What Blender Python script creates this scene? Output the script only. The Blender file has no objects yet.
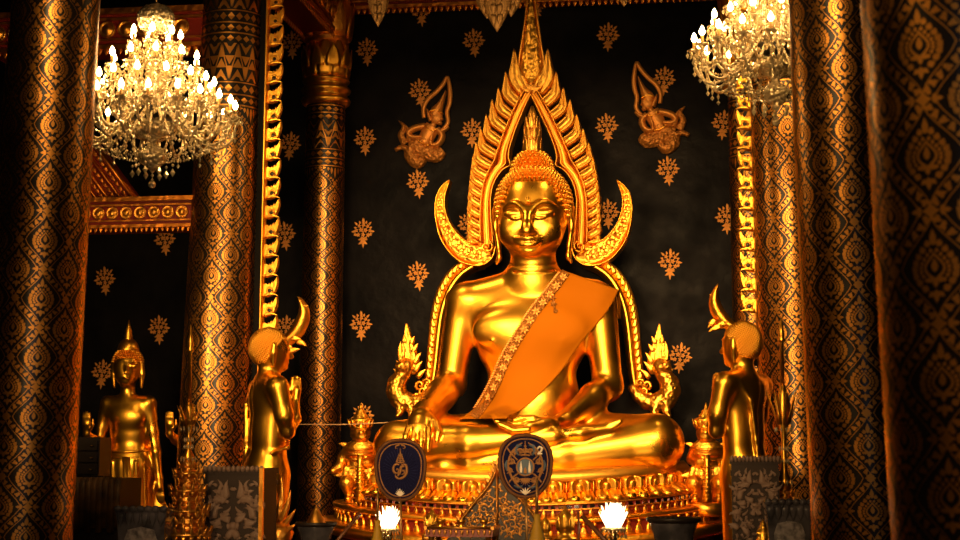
import bpy, bmesh, math, random
import numpy as np
from mathutils import Vector, Matrix
random.seed(7)
PI = math.pi
scene = bpy.context.scene
COL = scene.collection

# ------------------------------------------------------------------ camera
F = 1600.0
CAM = Vector((1.51, -13.72, 1.60))
YAW = math.radians(8.1)
PITCH = math.atan(185.0 / F)
FWD = Vector((-math.sin(YAW) * math.cos(PITCH), math.cos(YAW) * math.cos(PITCH), math.sin(PITCH)))
RGT = Vector((math.cos(YAW), math.sin(YAW), 0.0))
UPV = RGT.cross(FWD)


def ray(px, py):
    return FWD + RGT * ((px - 480.0) / F) + UPV * ((270.0 - py) / F)


def at(px, py, y):
    """the point of the plane Y = y that the photograph shows at (px, py)"""
    d = ray(px, py)
    return CAM + d * ((y - CAM.y) / d.y)


def pxm(y):
    """photograph pixels per metre at depth plane y (near the axis of the hall)"""
    return F / (y - CAM.y)


cam_data = bpy.data.cameras.new('camera')
cam = bpy.data.objects.new('camera', cam_data)
COL.objects.link(cam)
cam.location = CAM
cam.rotation_euler = (PI / 2 + PITCH, 0, YAW)
cam_data.sensor_width = 36.0
cam_data.lens = F / 960.0 * 36.0
cam_data.clip_start = 0.1
cam_data.clip_end = 60
cam_data.dof.use_dof = True
cam_data.dof.focus_distance = 13.45
cam_data.dof.aperture_fstop = 3.6
scene.camera = cam


# ------------------------------------------------------------------ materials
def mat(name, base=(0.8, 0.8, 0.8), metallic=0.0, rough=0.5, bump=None, emit=None, emit_s=0.0, trans=0.0, ior=1.45,
        spec=0.5, sheen=0.0, rough_var=None, coat=0.0, base2=None, mix_scale=4.0):
    m = bpy.data.materials.new(name)
    m.use_nodes = True
    nt = m.node_tree
    b = nt.nodes['Principled BSDF']
    b.inputs['Base Color'].default_value = (*base, 1)
    b.inputs['Metallic'].default_value = metallic
    b.inputs['Roughness'].default_value = rough
    b.inputs['IOR'].default_value = ior
    b.inputs['Specular IOR Level'].default_value = spec
    b.inputs['Transmission Weight'].default_value = trans
    b.inputs['Sheen Weight'].default_value = sheen
    b.inputs['Coat Weight'].default_value = coat
    if emit:
        b.inputs['Emission Color'].default_value = (*emit, 1)
        b.inputs['Emission Strength'].default_value = emit_s
    tc = nt.nodes.new('ShaderNodeTexCoord')
    if bump:
        kind, scale, strength, dist = bump
        if kind == 'noise':
            t = nt.nodes.new('ShaderNodeTexNoise')
            t.inputs['Scale'].default_value = scale
            t.inputs['Detail'].default_value = 4
            out = t.outputs['Fac']
        elif kind == 'voronoi':
            t = nt.nodes.new('ShaderNodeTexVoronoi')
            t.feature = 'SMOOTH_F1'
            t.inputs['Scale'].default_value = scale
            out = t.outputs['Distance']
        nt.links.new(tc.outputs['Object'], t.inputs['Vector'])
        bp = nt.nodes.new('ShaderNodeBump')
        bp.inputs['Strength'].default_value = strength
        bp.inputs['Distance'].default_value = dist
        nt.links.new(out, bp.inputs['Height'])
        nt.links.new(bp.outputs['Normal'], b.inputs['Normal'])
    if rough_var:
        sc_, lo, hi = rough_var
        t = nt.nodes.new('ShaderNodeTexNoise')
        t.inputs['Scale'].default_value = sc_
        t.inputs['Detail'].default_value = 5
        nt.links.new(tc.outputs['Object'], t.inputs['Vector'])
        mr = nt.nodes.new('ShaderNodeMapRange')
        mr.inputs['From Min'].default_value = 0.3
        mr.inputs['From Max'].default_value = 0.7
        mr.inputs['To Min'].default_value = lo
        mr.inputs['To Max'].default_value = hi
        nt.links.new(t.outputs['Fac'], mr.inputs['Value'])
        nt.links.new(mr.outputs['Result'], b.inputs['Roughness'])
    if base2:
        t = nt.nodes.new('ShaderNodeTexNoise')
        t.inputs['Scale'].default_value = mix_scale
        t.inputs['Detail'].default_value = 6
        nt.links.new(tc.outputs['Object'], t.inputs['Vector'])
        cr = nt.nodes.new('ShaderNodeValToRGB')
        cr.color_ramp.elements[0].position = 0.38
        cr.color_ramp.elements[1].position = 0.66
        cr.color_ramp.elements[0].color = (*base, 1)
        cr.color_ramp.elements[1].color = (*base2, 1)
        nt.links.new(t.outputs['Fac'], cr.inputs['Fac'])
        nt.links.new(cr.outputs['Color'], b.inputs['Base Color'])
    return m


M = {}
M['gold'] = mat('polished_gold', (1.0, 0.52, 0.05), 1.0, 0.30, rough_var=(3.0, 0.25, 0.36))
M['gold_fine'] = mat('fine_gold', (1.0, 0.51, 0.055), 1.0, 0.33)
M['gold_fins'] = mat('carved_fin_gold', (0.80, 0.42, 0.06), 1.0, 0.38, bump=('voronoi', 48.0, 0.5, 0.006))
M['gold_satin'] = mat('satin_gold', (0.82, 0.42, 0.055), 1.0, 0.42, bump=('noise', 70.0, 0.25, 0.004))
M['gold_carved'] = mat('carved_gold', (0.85, 0.43, 0.055), 1.0, 0.36, bump=('voronoi', 26.0, 0.8, 0.018))
M['gold_carved_fine'] = mat('finely_carved_gold', (1.0, 0.50, 0.055), 1.0, 0.36, bump=('voronoi', 55.0, 0.5, 0.006))
M['gold_old'] = mat('old_gold', (0.85, 0.40, 0.06), 1.0, 0.36, bump=('noise', 30.0, 0.5, 0.01))
M['gold_leaf'] = mat('gold_leaf_on_lacquer', (0.70, 0.31, 0.055), 1.0, 0.36, rough_var=(2.5, .28, .46))
M['gilt_relief'] = mat('gilt_relief', (0.80, 0.34, 0.07), 0.6, 0.5, bump=('voronoi', 60.0, 0.4, 0.005))
M['gilt_pattern'] = mat('gilt_patterned_relief', (0.62, 0.25, 0.05), 0.6, 0.5, bump=('voronoi', 38.0, 1.0, 0.02))
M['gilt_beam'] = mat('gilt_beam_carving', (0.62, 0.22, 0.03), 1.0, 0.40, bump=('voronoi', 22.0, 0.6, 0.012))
M['lacquer'] = mat('black_lacquer', (0.012, 0.008, 0.006), 0.0, 0.28)
M['wall'] = mat('dark_lacquer_wall', (0.0045, 0.0045, 0.0068), 0.0, 0.4, spec=.05, bump=('noise', 9.0, 0.35, 0.02), base2=(0.012, 0.0105, 0.0125), mix_scale=2.2,
                rough_var=(5.0, 0.30, 0.55))
M['dark'] = mat('dark_wood', (0.016, 0.010, 0.008), 0.0, 0.5)
M['matte_black'] = mat('matte_black_lacquer', (0.006, 0.005, 0.005), 0.0, 0.6, spec=.08)
M['floor'] = mat('dark_stone_floor', (0.05, 0.035, 0.028), 0.0, 0.35, base2=(0.08, 0.055, 0.04))
M['robe'] = mat('saffron_cloth', (0.46, 0.135, 0.0004), 0.0, 0.8, spec=.15, bump=('noise', 180.0, 0.15, 0.004))
M['trim'] = mat('gold_lace', (0.40, 0.16, 0.025), 0.6, 0.45, bump=('voronoi', 70.0, 1.0, 0.02))
M['red'] = mat('red_lacquer', (0.20, 0.016, 0.008), 0.0, 0.35)
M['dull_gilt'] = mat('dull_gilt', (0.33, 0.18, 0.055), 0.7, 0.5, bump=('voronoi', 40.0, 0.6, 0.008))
M['gold_dark'] = mat('dark_gilding', (0.48, 0.22, 0.045), 1.0, 0.42)
M['red_cloth'] = mat('red_cloth', (0.42, 0.012, 0.015), 0.0, 0.8)
M['glass_inlay'] = mat('mirror_glass_inlay', (0.85, 0.80, 0.85), 1.0, 0.08)
M['stone'] = mat('carved_grey_stone', (0.14, 0.092, 0.068), 0.0, 0.6, bump=('noise', 25.0, 0.4, 0.01), base2=(0.055, 0.034, 0.025), mix_scale=12)
M['relief'] = mat('carved_brown_relief', (0.24, 0.155, 0.115), 0.0, 0.55)  # raised carving, lightened in colour against the shade-toned block
M['ground'] = mat('recess_shade_ground', (0.035, 0.022, 0.018), 0.0, 0.7)  # dark colour stands in for shade in the recesses of the carving
M['porcelain'] = mat('dark_porcelain', (0.035, 0.034, 0.042), 0.0, 0.22, base2=(0.11, 0.10, 0.115), mix_scale=7)
M['pale_glaze'] = mat('pale_glaze', (0.34, 0.30, 0.30), 0.0, 0.3, base2=(0.08, 0.07, 0.075), mix_scale=26)
M['navy'] = mat('navy_fabric', (0.006, 0.007, 0.040), 0.0, 0.8, spec=.1)
M['navy_ray'] = mat('navy_embroidery', (0.014, 0.016, 0.075), 0.0, 0.7, spec=.1)
M['fan_rim'] = mat('bronze_braid', (0.13, 0.055, 0.02), 0.3, 0.6, spec=.2)
M['fan_gold'] = mat('gold_thread', (0.32, 0.155, 0.055), 0.2, 0.6, spec=.2)
M['fan_blue'] = mat('pale_blue_thread', (0.07, 0.11, 0.17), 0.0, 0.6)
M['fan_white'] = mat('white_thread', (0.80, 0.72, 0.62), 0.0, 0.6)
M['pole'] = mat('bronze_pole', (0.38, 0.21, 0.07), 0.8, 0.4)
M['olive'] = mat('yellow_wax_paper', (0.42, 0.24, 0.015), 0.0, 0.6)
M['brown_wood'] = mat('brown_wood', (0.16, 0.055, 0.018), 0.0, 0.4)
M['crystal'] = mat('cut_crystal', (1.0, 0.80, 0.45), 0.45, 0.10, trans=0.35, ior=1.52, spec=0.9, bump=('voronoi', 34.0, 1.0, 0.03))
M['crystal_bead'] = mat('crystal_beads', (1.0, 0.80, 0.45), 0.6, 0.15)
M['brass'] = mat('pale_brass', (0.9, 0.62, 0.25), 1.0, 0.25)
M['bulb'] = mat('lit_bulb', (1, 0.9, 0.7), 0.0, 0.3, emit=(1.0, 0.62, 0.24), emit_s=60.0)
M['lotus_glow'] = mat('lit_lotus_petal', (1, 0.9, 0.75), 0.0, 0.3, emit=(1.0, 0.74, 0.42), emit_s=5.0)
M['candle'] = mat('candle_wax', (0.75, 0.42, 0.12), 0.0, 0.4)
M['thread'] = mat('white_cotton_thread', (0.65, 0.38, 0.18), 0.0, 0.8)
M['eye_dark'] = mat('black_inlay', (0.02, 0.008, 0.003), 0.0, 0.3)


# ------------------------------------------------------------------ objects
def setp(o, label=None, cat=None, group=None, kind=None):
    if label: o['label'] = label
    if cat: o['category'] = cat
    if group: o['group'] = group
    if kind: o['kind'] = kind
    return o


def empty(name, loc, label=None, cat=None, group=None, kind=None, rz=0.0):
    o = bpy.data.objects.new(name, None)
    COL.objects.link(o)
    o.location = loc
    o.rotation_euler = (0, 0, rz)
    o.empty_display_size = 0.1
    return setp(o, label, cat, group, kind)


def world_of(o):
    m = Matrix.LocRotScale(o.location, o.rotation_euler, o.scale)
    return (world_of(o.parent) @ m) if o.parent else m


class MB:
    """a growing mesh with several materials"""

    def __init__(self):
        self.v, self.f, self.mi, self.sm = [], [], [], []

    def add(self, verts, faces, mi=0, smooth=True):
        n = len(self.v)
        self.v.extend([tuple(p) for p in verts])
        for fc in faces:
            self.f.append(tuple(i + n for i in fc))
            self.mi.append(mi)
            self.sm.append(smooth)
        return self

    def box(self, c, s, mi=0, rz=0.0, smooth=False, bev=0.0):
        x, y, z = s[0] / 2, s[1] / 2, s[2] / 2
        co, si = math.cos(rz), math.sin(rz)
        vs = []
        for dz in (-z, z):
            for dx, dy in ((-x, -y), (x, -y), (x, y), (-x, y)):
                vs.append((c[0] + dx * co - dy * si, c[1] + dx * si + dy * co, c[2] + dz))
        self.add(vs, [(3, 2, 1, 0), (4, 5, 6, 7), (0, 1, 5, 4), (1, 2, 6, 5), (2, 3, 7, 6), (3, 0, 4, 7)], mi, smooth)
        return self

    def lathe(self, prof, c=(0, 0, 0), n=24, mi=0, smooth=True, sx=1.0, sy=1.0, fl=None, caps=True):
        """prof: list of (r, z); fl: optional (count, depth) fluting"""
        vs, fs = [], []
        for (r, z) in prof:
            for k in range(n):
                a = 2 * PI * k / n
                rr = r * (1 + (fl[1] * math.cos(fl[0] * a) if fl else 0))
                vs.append((c[0] + sx * rr * math.cos(a), c[1] + sy * rr * math.sin(a), c[2] + z))
        for i in range(len(prof) - 1):
            for k in range(n):
                k2 = (k + 1) % n
                fs.append((i * n + k, i * n + k2, (i + 1) * n + k2, (i + 1) * n + k))
        if caps:
            fs.append(tuple(range(n - 1, -1, -1)))
            fs.append(tuple((len(prof) - 1) * n + k for k in range(n)))
        return self.add(vs, fs, mi, smooth)

    def tube(self, pts, r, n=8, mi=0, caps=True, smooth=True):
        pts = [Vector(p) for p in pts]
        if not hasattr(r, '__len__'):
            r = [r] * len(pts)
        vs, fs = [], []
        prev = None
        for i, p in enumerate(pts):
            t = (pts[min(i + 1, len(pts) - 1)] - pts[max(i - 1, 0)])
            if t.length < 1e-9: t = Vector((0, 0, 1))
            t.normalize()
            if prev is None:
                a = Vector((0, 0, 1)) if abs(t.z) < 0.9 else Vector((0, 1, 0))
                u = t.cross(a).normalized()
            else:
                u = (prev - t * prev.dot(t))
                if u.length < 1e-6: u = t.orthogonal()
                u.normalize()
            prev = u
            w = t.cross(u)
            for k in range(n):
                an = 2 * PI * k / n
                vs.append(p + (u * math.cos(an) + w * math.sin(an)) * r[i])
        for i in range(len(pts) - 1):
            for k in range(n):
                k2 = (k + 1) % n
                fs.append((i * n + k, i * n + k2, (i + 1) * n + k2, (i + 1) * n + k))
        if caps:
            fs.append(tuple(range(n - 1, -1, -1)))
            fs.append(tuple((len(pts) - 1) * n + k for k in range(n)))
        return self.add(vs, fs, mi, smooth)

    def ell(self, c, r, n=12, m=8, mi=0, rot=None):
        vs, fs = [], []
        c = Vector(c)
        for i in range(m + 1):
            t = PI * i / m
            for k in range(n):
                a = 2 * PI * k / n
                p = Vector((r[0] * math.sin(t) * math.cos(a), r[1] * math.sin(t) * math.sin(a), r[2] * math.cos(t)))
                if rot is not None: p = rot @ p
                vs.append(c + p)
        for i in range(m):
            for k in range(n):
                k2 = (k + 1) % n
                fs.append((i * n + k, (i + 1) * n + k, (i + 1) * n + k2, i * n + k2))
        return self.add(vs, fs, mi, True)

    def octa(self, c, r, h, mi=0, n=4):
        x, y, z = c
        vs = [(x, y, z + h)] + [(x + r * math.cos(2 * PI * k / n), y + r * math.sin(2 * PI * k / n), z) for k in range(n)] + [(x, y, z - h)]
        fs = []
        for k in range(n):
            k2 = (k + 1) % n
            fs += [(0, 1 + k, 1 + k2), (n + 1, 1 + k2, 1 + k)]
        return self.add(vs, fs, mi, False)

    def strip(self, path, hw, front, depth, mi=0, ridge=(0.0, 0.55, 1.0, 0.55, 0.0), smooth=True, side=None):
        """a moulding along path (points in 3-D); hw half width(s); front = unit vector out of the plane; depth = relief height(s).
        ridge: relief profile across the width"""
        pts = [Vector(p) for p in path]
        n = len(pts)
        if not hasattr(hw, '__len__'): hw = [hw] * n
        if not hasattr(depth, '__len__'): depth = [depth] * n
        front = Vector(front).normalized()
        m = len(ridge)
        vs, fs = [], []
        for i, p in enumerate(pts):
            t = pts[min(i + 1, n - 1)] - pts[max(i - 1, 0)]
            t = (t - front * t.dot(front))
            if t.length < 1e-9: t = Vector((0, 0, 1))
            t.normalize()
            s = t.cross(front)
            for j, h in enumerate(ridge):
                u = (j / (m - 1)) * 2 - 1
                vs.append(p + s * (u * hw[i]) + front * (h * depth[i]))
            vs.append(p + s * hw[i] - front * depth[i] * 0.5)
            vs.append(p - s * hw[i] - front * depth[i] * 0.5)
        q = m + 2
        for i in range(n - 1):
            for j in range(q):
                j2 = (j + 1) % q
                fs.append((i * q + j, i * q + j2, (i + 1) * q + j2, (i + 1) * q + j))
        fs.append(tuple(range(q - 1, -1, -1)))
        fs.append(tuple((n - 1) * q + j for j in range(q)))
        return self.add(vs, fs, mi, smooth)

    def leaf(self, base, dirv, front, length, width, depth, curl=0.0, n=7, mi=0, prof=None, flat=False, ridge=(0.0, 0.75, 0.35, 0.75, 0.0)):
        """a pointed leaf: starts at base, runs along dirv, bends by curl radians in its plane"""
        front = Vector(front).normalized()
        d = Vector(dirv).normalized()
        p = Vector(base)
        path, hw, dp = [], [], []
        prof = prof or (lambda t: (math.sin(PI * min(1, t * 0.62 + 0.22)) ** 0.9) * (1 - t) ** 0.55 + 0.02)
        for i in range(n):
            t = i / (n - 1)
            path.append(p.copy())
            hw.append(max(0.0008, width * prof(t)))
            dp.append(max(0.0008, depth * (prof(t) * 0.8 + 0.2)))
            d = Matrix.Rotation(curl / (n - 1), 3, front) @ d
            p = p + d * (length / (n - 1))
        return self.strip(path, hw, front, dp, mi, ridge=(0, 0, 1, 0, 0) if flat else ridge)

    def prism(self, outline, thick, front=(0, -1, 0), mi=0, smooth=False, bevel=0.0):
        """outline: 3-D points of a planar polygon (counter-clockwise seen from the front); extruded backwards"""
        fr = Vector(front).normalized()
        o = [Vector(p) for p in outline]
        n = len(o)
        c = sum(o, Vector()) / n
        if bevel:
            inner = [p + (c - p).normalized() * bevel for p in o]
            vs = [p for p in inner] + [p - fr * bevel for p in o] + [p - fr * thick for p in o]
            fs = [tuple(range(n))]
            for k in range(n):
                k2 = (k + 1) % n
                fs.append((k, n + k, n + k2, k2))
                fs.append((n + k, 2 * n + k, 2 * n + k2, n + k2))
            fs.append(tuple(2 * n + k for k in range(n - 1, -1, -1)))
        else:
            vs = o + [p - fr * thick for p in o]
            fs = [tuple(range(n)), tuple(n + k for k in range(n - 1, -1, -1))]
            for k in range(n):
                k2 = (k + 1) % n
                fs.append((k, n + k, n + k2, k2))
        return self.add(vs, fs, mi, smooth)

    def build(self, name, mats, parent=None, fix=False):
        me = bpy.data.meshes.new(name)
        v = self.v
        if parent is not None:
            inv = world_of(parent).inverted()
            v = [inv @ Vector(p) for p in v]
        me.from_pydata([tuple(p) for p in v], [], self.f)
        if not isinstance(mats, (list, tuple)): mats = [mats]
        for m in mats: me.materials.append(m)
        me.polygons.foreach_set('material_index', self.mi)
        me.polygons.foreach_set('use_smooth', self.sm)
        me.update()
        if fix:
            bm = bmesh.new(); bm.from_mesh(me)
            bmesh.ops.recalc_face_normals(bm, faces=bm.faces)
            bm.to_mesh(me); bm.free()
        o = bpy.data.objects.new(name, me)
        COL.objects.link(o)
        if parent is not None: o.parent = parent
        return o


def copy_tree(o, parent=None):
    c = o.copy()
    COL.objects.link(c)
    if parent is not None: c.parent = parent
    for ch in list(o.children):
        copy_tree(ch, c)
    return c


def smooth_path(pts, k=6):
    """Catmull-Rom through the points"""
    pts = [Vector(p) for p in pts]
    out = []
    n = len(pts)
    for i in range(n - 1):
        p0, p1, p2, p3 = pts[max(i - 1, 0)], pts[i], pts[i + 1], pts[min(i + 2, n - 1)]
        for j in range(k):
            t = j / k
            out.append(0.5 * ((2 * p1) + (p2 - p0) * t + (2 * p0 - 5 * p1 + 4 * p2 - p3) * t * t + (3 * p1 - p0 - 3 * p2 + p3) * t ** 3))
    out.append(pts[-1])
    return out


# ------------------------------------------------------------------ smooth sculpting (signed distance field -> mesh)
class Sculpt:
    def __init__(self):
        self.p = []

    @staticmethod
    def _b(c, r): return (np.array(c, float), float(r))

    def ell(self, c, r, k=0.05, op='u', rot=None):
        R = np.array(rot.to_3x3()) if rot is not None else None
        self.p.append(('ell', op, k, self._b(c, max(r)), np.array(c, float), np.array(r, float), R))
        return self

    def cone(self, a, b, ra, rb, k=0.05, op='u', flat=None, lo=0.0):
        a, b = np.array(a, float), np.array(b, float)
        c = (a + b) / 2
        fl = None
        if flat is not None:
            nv, f = flat
            nv = np.array(nv, float); nv /= np.linalg.norm(nv)
            fl = (nv, f)
        self.p.append(('cone', op, k, self._b(c, np.linalg.norm(b - a) / 2 + max(ra, rb)), a, b, ra, rb, fl))
        return self

    def chain(self, pts, rs, k=0.03, op='u', flat=None):
        if not hasattr(rs, '__len__'): rs = [rs] * len(pts)
        for i in range(len(pts) - 1):
            self.cone(pts[i], pts[i + 1], rs[i], rs[i + 1], k, op, flat)
        return self

    @staticmethod
    def _eval(q, P):
        if q[0] == 'ell':
            d = P - q[4]
            if q[6] is not None: d = d @ q[6]
            e = d / q[5]
            k0 = np.sqrt((e * e).sum(1))
            g = d / (q[5] ** 2)
            k1 = np.sqrt((g * g).sum(1)) + 1e-9
            return np.where(k0 < 1e-4, -q[5].min(), k0 * (k0 - 1) / k1)
        a, b, ra, rb, fl = q[4:9]
        ba = b - a
        pa = P - a
        t = np.clip((pa @ ba) / max(ba @ ba, 1e-12), 0, 1)
        v = pa - t[:, None] * ba
        r = ra + (rb - ra) * t
        if fl is not None:
            nv, f = fl
            vn = v @ nv
            v = v + nv * (vn * (1 / f - 1))[:, None]
            return (np.sqrt((v * v).sum(1)) - r) * max(f, 0.6)
        return np.sqrt((v * v).sum(1)) - r

    def eval(self, P, prims=None):
        d = np.full(len(P), 10.0)
        for q in (prims if prims is not None else self.p):
            e = self._eval(q, P)
            k = max(q[2], 1e-5)
            if q[1] == 'u':
                h = np.maximum(k - np.abs(d - e), 0) / k
                d = np.minimum(d, e) - h * h * k * 0.25
            else:
                e = -e
                h = np.maximum(k - np.abs(d - e), 0) / k
                d = np.maximum(d, e) + h * h * k * 0.25
        return d

    def mesh(self, h, smooth_iters=1):
        lo = np.min([q[3][0] - q[3][1] for q in self.p if q[1] == 'u'], axis=0) - 4 * h
        hi = np.max([q[3][0] + q[3][1] for q in self.p if q[1] == 'u'], axis=0) + 4 * h
        B = 16
        nb = np.ceil((hi - lo) / h / B).astype(int)
        dims = nb * B
        V = np.full(dims, 1.0, dtype=np.float32)
        br = B * h * 0.87
        cen = np.array([q[3][0] for q in self.p]); rad = np.array([q[3][1] for q in self.p])
        g = np.arange(B) * h
        gx, gy, gz = np.meshgrid(g, g, g, indexing='ij')
        G = np.stack([gx.ravel(), gy.ravel(), gz.ravel()], 1)
        kk = np.array([q[2] for q in self.p])
        for i in range(nb[0]):
            for j in range(nb[1]):
                for l in range(nb[2]):
                    o = lo + np.array([i, j, l]) * B * h
                    bc = o + (B - 1) * h / 2
                    near = np.linalg.norm(cen - bc, axis=1) - rad < br + kk * 1.6 + 0.12
                    if not near.any(): continue
                    pr = [q for q, nn in zip(self.p, near) if nn]
                    if abs(self.eval(bc[None, :], pr)[0]) > br * 2.2 and all(q[0] != 'ell' for q in pr):
                        V[i*B:(i+1)*B, j*B:(j+1)*B, l*B:(l+1)*B] = self.eval(bc[None, :], pr)[0]
                        continue
                    V[i*B:(i+1)*B, j*B:(j+1)*B, l*B:(l+1)*B] = self.eval(o + G, pr).reshape(B, B, B)
        return surface_nets(V, lo, h, smooth_iters)


def surface_nets(V, lo, h, it=1):
    S = V < 0
    nx, ny, nz = V.shape
    c = np.zeros((nx - 1, ny - 1, nz - 1), dtype=np.int8)
    corners = [(a, b, d) for a in (0, 1) for b in (0, 1) for d in (0, 1)]
    for a, b, d in corners:
        c += S[a:nx-1+a, b:ny-1+b, d:nz-1+d]
    act = np.argwhere((c > 0) & (c < 8))
    idx = np.full(c.shape, -1, dtype=np.int64)
    idx[act[:, 0], act[:, 1], act[:, 2]] = np.arange(len(act))
    acc = np.zeros((len(act), 3)); cnt = np.zeros(len(act))
    for ax in range(3):
        for a, b, d in corners:
            if (a, b, d)[ax]: continue
            o0 = np.array((a, b, d)); o1 = o0.copy(); o1[ax] = 1
            p0 = act + o0; p1 = act + o1
            v0 = V[p0[:, 0], p0[:, 1], p0[:, 2]]; v1 = V[p1[:, 0], p1[:, 1], p1[:, 2]]
            m = (v0 < 0) != (v1 < 0)
            t = np.where(m, v0 / np.where(np.abs(v0 - v1) < 1e-12, 1, v0 - v1), 0)
            pt = p0 + t[:, None] * (p1 - p0)
            acc += np.where(m[:, None], pt, 0); cnt += m
    verts = lo + h * acc / np.maximum(cnt, 1)[:, None]
    faces = []
    for ax in range(3):
        sl0 = [slice(None)] * 3; sl1 = [slice(None)] * 3
        sl0[ax] = slice(0, -1); sl1[ax] = slice(1, None)
        s0 = S[tuple(sl0)]; s1 = S[tuple(sl1)]
        e = np.argwhere(s0 != s1)
        u, w = [k for k in range(3) if k != ax]
        if ax == 1: u, w = w, u
        ok = (e[:, u] > 0) & (e[:, w] > 0) & (e[:, u] < V.shape[u] - 1) & (e[:, w] < V.shape[w] - 1)
        e = e[ok]
        ins = S[e[:, 0], e[:, 1], e[:, 2]]
        q = []
        for du, dw in ((-1, -1), (0, -1), (0, 0), (-1, 0)):
            t = e.copy(); t[:, u] += du; t[:, w] += dw
            q.append(idx[t[:, 0], t[:, 1], t[:, 2]])
        q = np.stack(q, 1)
        q[~ins] = q[~ins][:, ::-1]
        faces.append(q)
    F_ = np.concatenate(faces)
    F_ = F_[(F_ >= 0).all(1)]
    for _ in range(it):
        s = np.zeros_like(verts); n = np.zeros(len(verts))
        for a, b in ((0, 1), (1, 2), (2, 3), (3, 0)):
            np.add.at(s, F_[:, a], verts[F_[:, b]]); np.add.at(n, F_[:, a], 1)
            np.add.at(s, F_[:, b], verts[F_[:, a]]); np.add.at(n, F_[:, b], 1)
        verts = 0.5 * verts + 0.5 * s / np.maximum(n, 1)[:, None]
    return verts, F_


def sculpt_object(name, sc, h, m, parent=None, it=1):
    v, f = sc.mesh(h, it)
    if parent is not None:
        inv = np.array(world_of(parent).inverted())
        v = v @ inv[:3, :3].T + inv[:3, 3]
    me = bpy.data.meshes.new(name)
    me.from_pydata(v.tolist(), [], f.tolist())
    me.materials.append(m)
    me.polygons.foreach_set('use_smooth', [True] * len(me.polygons))
    me.update()
    o = bpy.data.objects.new(name, me)
    COL.objects.link(o)
    if parent is not None: o.parent = parent
    return o
# ------------------------------------------------------------------ the hall
WALL_Y = 1.15
mb = MB().box((0, -7.5, -0.05), (12, 19, 0.1)); setp(mb.build('floor', M['floor']), kind='structure')
mb = MB().box((0, -7.5, 7.3), (12, 19, 0.1)); setp(mb.build('ceiling', M['dark']), kind='structure')
mb = MB().box((0, WALL_Y + 0.05, 3.6), (12, 0.1, 7.4)); setp(mb.build('wall_back', M['wall']), kind='structure')
mb = MB().box((-5.95, -7.5, 3.6), (0.1, 19, 7.4)); setp(mb.build('wall_left', M['wall']), kind='structure')
mb = MB().box((5.95, -7.5, 3.6), (0.1, 19, 7.4)); setp(mb.build('wall_right', M['wall']), kind='structure')


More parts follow.
